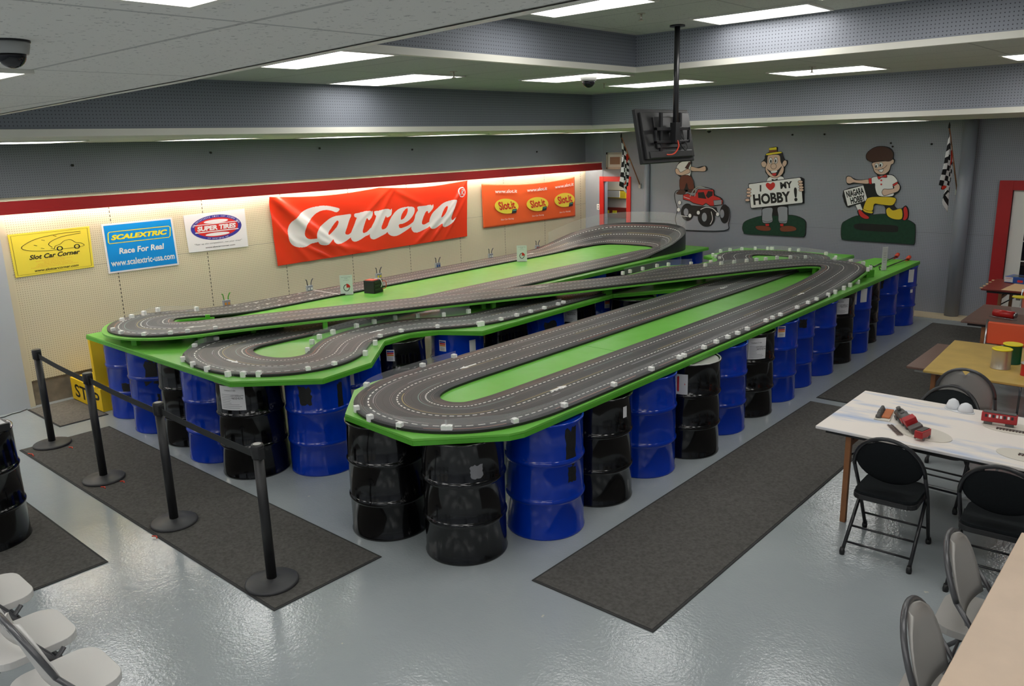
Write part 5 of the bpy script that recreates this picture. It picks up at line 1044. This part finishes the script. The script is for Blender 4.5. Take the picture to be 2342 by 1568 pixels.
# models on the white table
Z0 = 0.741
p = atz(2023, 950, Z0); r = empty('clay_scene', (p.x, p.y, Z0), 'small orange and grey modelled scenery tile at the left end of the white table', 'model', None, 0.15)
B('card').box(-0.055, 0.055, -0.13, 0.13, 0, 0.008).build('tile', r, bevel=0.002); B('orange_clay').box(-0.01, 0.05, -0.09, 0.12, 0.008, 0.022).build('orange_ground', r, bevel=0.006); q = B('model_grey', True)
for k in range(7): q.lathe([(0.022, 0), (0.02, 0.018), (0.010, 0.03+0.008*(k % 3)), (0.001, 0.034+0.008*(k % 3))], (-0.03+0.004*(k % 2), -0.09+0.032*k, 0.008), 8)
q.build('rock_ridge', r)
def card(x, y, rx, ry, rz, label):
    r = empty('oval_card', (x, y, Z0), label, 'card', None, rz); B('card').prism(ell(0, 0, rx, ry, 40), 0, 0.004).build('card_sheet', r); return r
card(8.79, 5.99, 0.205, 0.135, -0.35, 'oval card under the toppled locomotive on the white table'); card(9.27, 6.46, 0.20, 0.12, 0.1, 'oval card under the red railcar on the white table'); card(9.43, 5.93, 0.17, 0.11, -0.1, 'oval card with a bare track piece at the right photo edge')
p = atz(2095, 968, Z0+0.02); r = empty('model_locomotive', (8.67, 6.08, Z0+0.005), 'wrecked red and grey model locomotive lying on the oval card', 'model train', None, -0.95)
q = B('model_grey', True); q.tube([(-0.13, 0, 0.045), (0.03, 0, 0.045)], 0.028, 14); q.lathe([(0.010, 0.07), (0.013, 0.10)], (-0.10, 0, 0), 10); q.lathe([(0.012, 0.068), (0.006, 0.085)], (-0.05, 0, 0), 10); q.build('boiler', r)
q = B('model_red'); q.box(0.03, 0.085, -0.032, 0.032, 0.02, 0.088); q.box(-0.02, 0.02, -0.034, -0.026, 0.03, 0.06); q.build('cab', r, bevel=0.004); q = B('model_grey'); q.box(-0.15, 0.10, -0.03, 0.03, 0.008, 0.02); q.box(0.10, 0.15, -0.034, 0.034, 0.004, 0.05); q.build('frame_plate', r, bevel=0.003)
for k in range(4):
    for s_ in (-1, 1): q = B('model_grey', True); q.tube([(-0.11+0.055*k, 0.030*s_, 0.018), (-0.11+0.055*k, 0.036*s_, 0.018)], 0.018, 14); q.build('wheel', r)
r.scale = (1.25, 1.3, 0.95); r.rotation_euler = (0.45, 0, -0.95); r.location.z = Z0+0.02
r = empty('model_tender', (8.82, 5.86, Z0+0.005), 'small red model tender at the tail of the locomotive', 'model train', None, 1.35)
B('model_red').box(-0.055, 0.055, -0.027, 0.027, 0.014, 0.062).build('body', r, bevel=0.005); B('model_grey').box(-0.045, 0.045, -0.018, 0.018, 0.062, 0.066).build('roof', r)
for k in (-1, 1):
    for s_ in (-1, 1): q = B('model_grey', True); q.tube([(0.035*k, 0.024*s_, 0.012), (0.035*k, 0.03*s_, 0.012)], 0.011, 12); q.build('wheel', r)
r.scale = (1.1, 1.1, 1.1)
def rail_piece(x, y, rz, ln, label):
    r = empty('model_track_piece', (x, y, Z0+0.0045), label, 'track piece', None, rz); q = B('model_grey')
    for s_ in (-1, 1): q.box(-ln/2, ln/2, s_*0.012-0.0015, s_*0.012+0.0015, 0.002, 0.006)
    q.build('rails', r); q = B('brown_dark')
    for k in range(int(ln/0.02)): q.box(-ln/2+0.02*k+0.004, -ln/2+0.02*k+0.012, -0.022, 0.022, 0, 0.003)
    q.build('sleepers', r)
rail_piece(8.62, 5.93, -0.95, 0.22, 'short bent model track beside the toppled locomotive'); rail_piece(9.30, 6.40, 0.06, 0.26, 'model track piece in front of the red railcar'); rail_piece(9.47, 5.93, -0.05, 0.16, 'model track piece on the third oval card')
r = empty('model_railcar', (9.17, 6.47, Z0+0.005), 'red model passenger railcar with windows on an oval card', 'model train', None, 0.12)
B('model_red').box(-0.125, 0.125, -0.027, 0.027, 0.018, 0.075).build('body', r, bevel=0.006); B('model_grey').box(-0.115, 0.115, -0.024, 0.024, 0.075, 0.083).build('roof', r, bevel=0.004)
for k in range(8): B('white_flat' if k in (1, 3, 4, 6) else 'dark_glass').box(-0.10+0.026*k, -0.084+0.026*k, -0.0285, -0.0265, 0.048, 0.066).build('window', r)
for k in (-1, 1): B('model_grey').box(0.075*k-0.03, 0.075*k+0.03, -0.02, 0.02, 0.003, 0.018).build('bogie', r)
r.scale = (0.9, 0.9, 1.2)
p = atz(2195, 938, Z0); r = empty('plaster_rock', (p.x, p.y, Z0), 'white plaster rocks with two humps at the back of the white table', 'model', None, -0.3)
q = B('plaster', True)
for cx_, hh, rr in ((-0.055, 0.075, 0.045), (0.045, 0.065, 0.05)): q.lathe([(rr*1.1, 0), (rr, hh*0.4), (rr*0.75, hh*0.8), (rr*0.3, hh)], (cx_, 0, 0.004), 14)
q.build('humps', r); B('plaster').prism(ell(0, -0.005, 0.115, 0.062, 24), 0, 0.005).build('base', r)

# ------------------------------------------------------------------ chairs
def round_back_chair(name, loc, rz, label, style, group):
    r = empty(name, loc, label, 'chair', group, rz); tm = 'black_metal' if style == 'black' else 'tube_grey'
    # frame: one tube up from the front feet over the back (arched)
    for s_ in (-1, 1):
        q = B(tm, True); q.tube([(0.215*s_, 0.27, 0.03), (0.225*s_, 0.06, 0.43), (0.225*s_, -0.07, 0.62)], 0.0125, 12); lg = q.build('leg', r); B('black_plastic', True).lathe([(0.017, 0), (0.019, 0.02), (0.014, 0.05)], (0.216*s_, 0.272, 0), 14).build('foot_cap', lg)
        q = B(tm, True); q.tube([(0.205*s_, 0.14, 0.42), (0.215*s_, -0.23, 0.03)], 0.0125, 12); lg = q.build('leg', r); B('black_plastic', True).lathe([(0.017, 0), (0.019, 0.02), (0.014, 0.05)], (0.216*s_, -0.235, 0), 14).build('foot_cap', lg)
    arch = [(0.225*math.cos(a), -0.07-0.10*math.sin(a), 0.62+0.25*math.sin(a)) for a in [PI*i/20 for i in range(21)]]
    q = B(tm, True); q.tube(arch, 0.0135, 12); q.build('back_frame', r)
    for y, z in ((-0.19, 0.08), (0.215, 0.14), (-0.10, 0.165)): q = B(tm, True); q.tube([(-0.21, y, z), (0.21, y, z)], 0.008, 10); q.build('crossbar', r)
    # back pad: oval (upholstered) or moulded shell
    if style == 'black':
        q = B('black_fabric', True); n_ = 32
        def P_(a, f, side): x = 0.215*math.cos(a)*f; zz = 0.675+0.165*math.sin(a)*f; t_ = (zz-0.62)/0.25; return (x, -0.065-0.10*max(-0.5, t_)+side*(0.020*(1-f**4))-0.02*(1-(x/0.215)**2)*0.6, zz)
        for side in (-1, 1):
            rings = [[q.bm.verts.new(P_(2*PI*i/n_, f, side)) for i in range(n_)] for f in (0.2, 0.5, 0.8, 0.95, 1.0)]
            for a, b_ in zip(rings, rings[1:]): [q.face([a[i], a[(i+1) % n_], b_[(i+1) % n_], b_[i]]) for i in range(n_)]
            q.face(rings[0])
        bmesh.ops.remove_doubles(q.bm, verts=q.bm.verts, dist=0.0005); q.build('back_pad', r)
    else:
        sm_ = 'chair_white' if style == 'white' else 'chair_grey'; q = B(sm_, True)
        A = []; n_ = 16
        for side in (-1, 1):
            rows = []
            for j in range(9):
                f = j/8; z = 0.50+0.355*f; hw = 0.212*math.sqrt(max(0.0, 1-max(0, (z-0.62)/0.25)**2)) if z > 0.62 else 0.200+0.012*(z-0.5)/0.12
                rows.append([q.bm.verts.new((hw*(2*i/n_-1), -0.02-0.35*(z-0.50)*0.9+side*0.006-0.035*(1-(2*i/n_-1)**2)+0.0, z-(0.035*math.exp(-((2*i/n_-1)/0.28)**2) if j == 8 else 0))) for i in range(n_+1)])
            for a, b_ in zip(rows, rows[1:]): [q.face([a[i], a[i+1], b_[i+1], b_[i]]) for i in range(n_)]
            A.append(rows)
        F_, K_ = A; edge = lambda R_: R_[0]+[x_[-1] for x_ in R_[1:]]+R_[-1][::-1][1:]+[x_[0] for x_ in R_[::-1][1:-1]]
        e0, e1 = edge(F_), edge(K_); k_ = len(e0); [q.face([e0[i], e0[(i+1) % k_], e1[(i+1) % k_], e1[i]]) for i in range(k_)]
        q.build('back_shell', r)
    # seat
    def rr_(hx, hy, rad, n_=6):
        out = []
        for cx_, cy_, a0 in ((hx-rad, hy-rad, 0), (-hx+rad, hy-rad, PI/2), (-hx+rad, -hy+rad, PI), (hx-rad, -hy+rad, 1.5*PI)):
            out += [(cx_+rad*math.cos(a0+PI/2*i/n_), cy_+rad*math.sin(a0+PI/2*i/n_)+0.03) for i in range(n_+1)]
        return out
    if style == 'black':
        B('black_satin').prism(rr_(0.205, 0.20, 0.07), 0.405, 0.44).build('seat_pan', r, bevel=0.006, seg=3); B('black_fabric').prism(rr_(0.198, 0.193, 0.07), 0.44, 0.462).build('seat_pad', r, bevel=0.012, seg=3)
    else: B('chair_white' if style == 'white' else 'chair_grey').prism(rr_(0.20, 0.205, 0.10), 0.415, 0.455).build('seat', r, bevel=0.014, seg=3)
    return r
round_back_chair('folding_chair', (8.73, 5.53, 0), 0.03, 'black round backed folding chair at the left end of the white table, near side', 'black', 'black folding chairs')
round_back_chair('folding_chair', (9.40, 5.46, 0), 0.05, 'black round backed folding chair at the near side of the white table, right photo edge', 'black', 'black folding chairs')
round_back_chair('folding_chair', (8.76, 6.70, 0), PI-0.05, 'black folding chair behind the white table with only its round back showing', 'black', 'black folding chairs')
round_back_chair('folding_chair', (8.72, 7.60, 0), 0.05, 'grey moulded folding chair with a hand hole at the gold board', 'grey', 'grey folding chairs')
round_back_chair('folding_chair', (9.55, 4.22, 0), -PI/2+0.04, 'grey moulded folding chair at the beige table, farther one', 'grey', 'grey folding chairs')
round_back_chair('folding_chair', (9.58, 3.43, 0), -PI/2+0.04, 'grey moulded folding chair at the beige table, at the bottom photo edge', 'grey', 'grey folding chairs')
for k, (x, nm) in enumerate(((5.26, 'uppermost in the photo'), (5.87, 'middle one of the three'), (6.41, 'lowest in the photo'))):
    round_back_chair('folding_chair', (x, 1.02, 0), 0.0, 'white plastic folding chair at the lower left, '+nm, 'white', 'white folding chairs')
def orange_chair(x, y, rz, label):
    r = empty('stacking_chair', (x, y, 0), label, 'chair', 'orange vinyl chairs', rz)
    B('orange_vinyl').box(-0.22, 0.22, -0.20, 0.22, 0.43, 0.475).build('seat', r, bevel=0.018, seg=3); B('orange_vinyl').cbox((0, -0.25, 0.72), (0.44, 0.035, 0.24)).build('backrest', r, bevel=0.014, seg=3); B('chrome').box(-0.215, 0.215, -0.275, -0.266, 0.775, 0.785).build('back_trim', r)
    for s_ in (-1, 1):
        q = B('chrome', True); q.tube([(0.21*s_, 0.20, 0.0), (0.215*s_, 0.17, 0.43)], 0.011, 10); q.build('leg', r); q = B('chrome', True); q.tube([(0.21*s_, -0.24, 0.0), (0.225*s_, -0.20, 0.42), (0.23*s_, -0.255, 0.86)], 0.011, 10); q.build('leg', r)
orange_chair(8.66, 9.42, PI, 'orange vinyl chair with its back to the wall, between the gold and brown tables')
orange_chair(8.62, 11.52, PI, 'orange vinyl chair behind the brown chipped table')
orange_chair(9.27, 7.42, PI/2, 'orange vinyl chair seat showing below the near side of the gold board')
# a little floor debris and a cable by the left wall
q = B('black_plastic', True); q.tube([tuple(atz(x, y, 0.006)) for x, y in ((62, 935), (45, 942), (28, 946), (10, 953), (-20, 958))], 0.005, 8); tag(q.build('floor_cable'), 'thin black cable along the bottom of the white wall panel at left', 'cable')
ll = bpy.data.lights.new('side_room_fill_light', 'POINT'); ll.energy = 22; ll.shadow_soft_size = 0.15; lo = bpy.data.objects.new('side_room_fill_light', ll); C.objects.link(lo); lo.location = (1.0, YB+0.5, 2.2)  # unseen point light added to brighten the display behind the left doorway
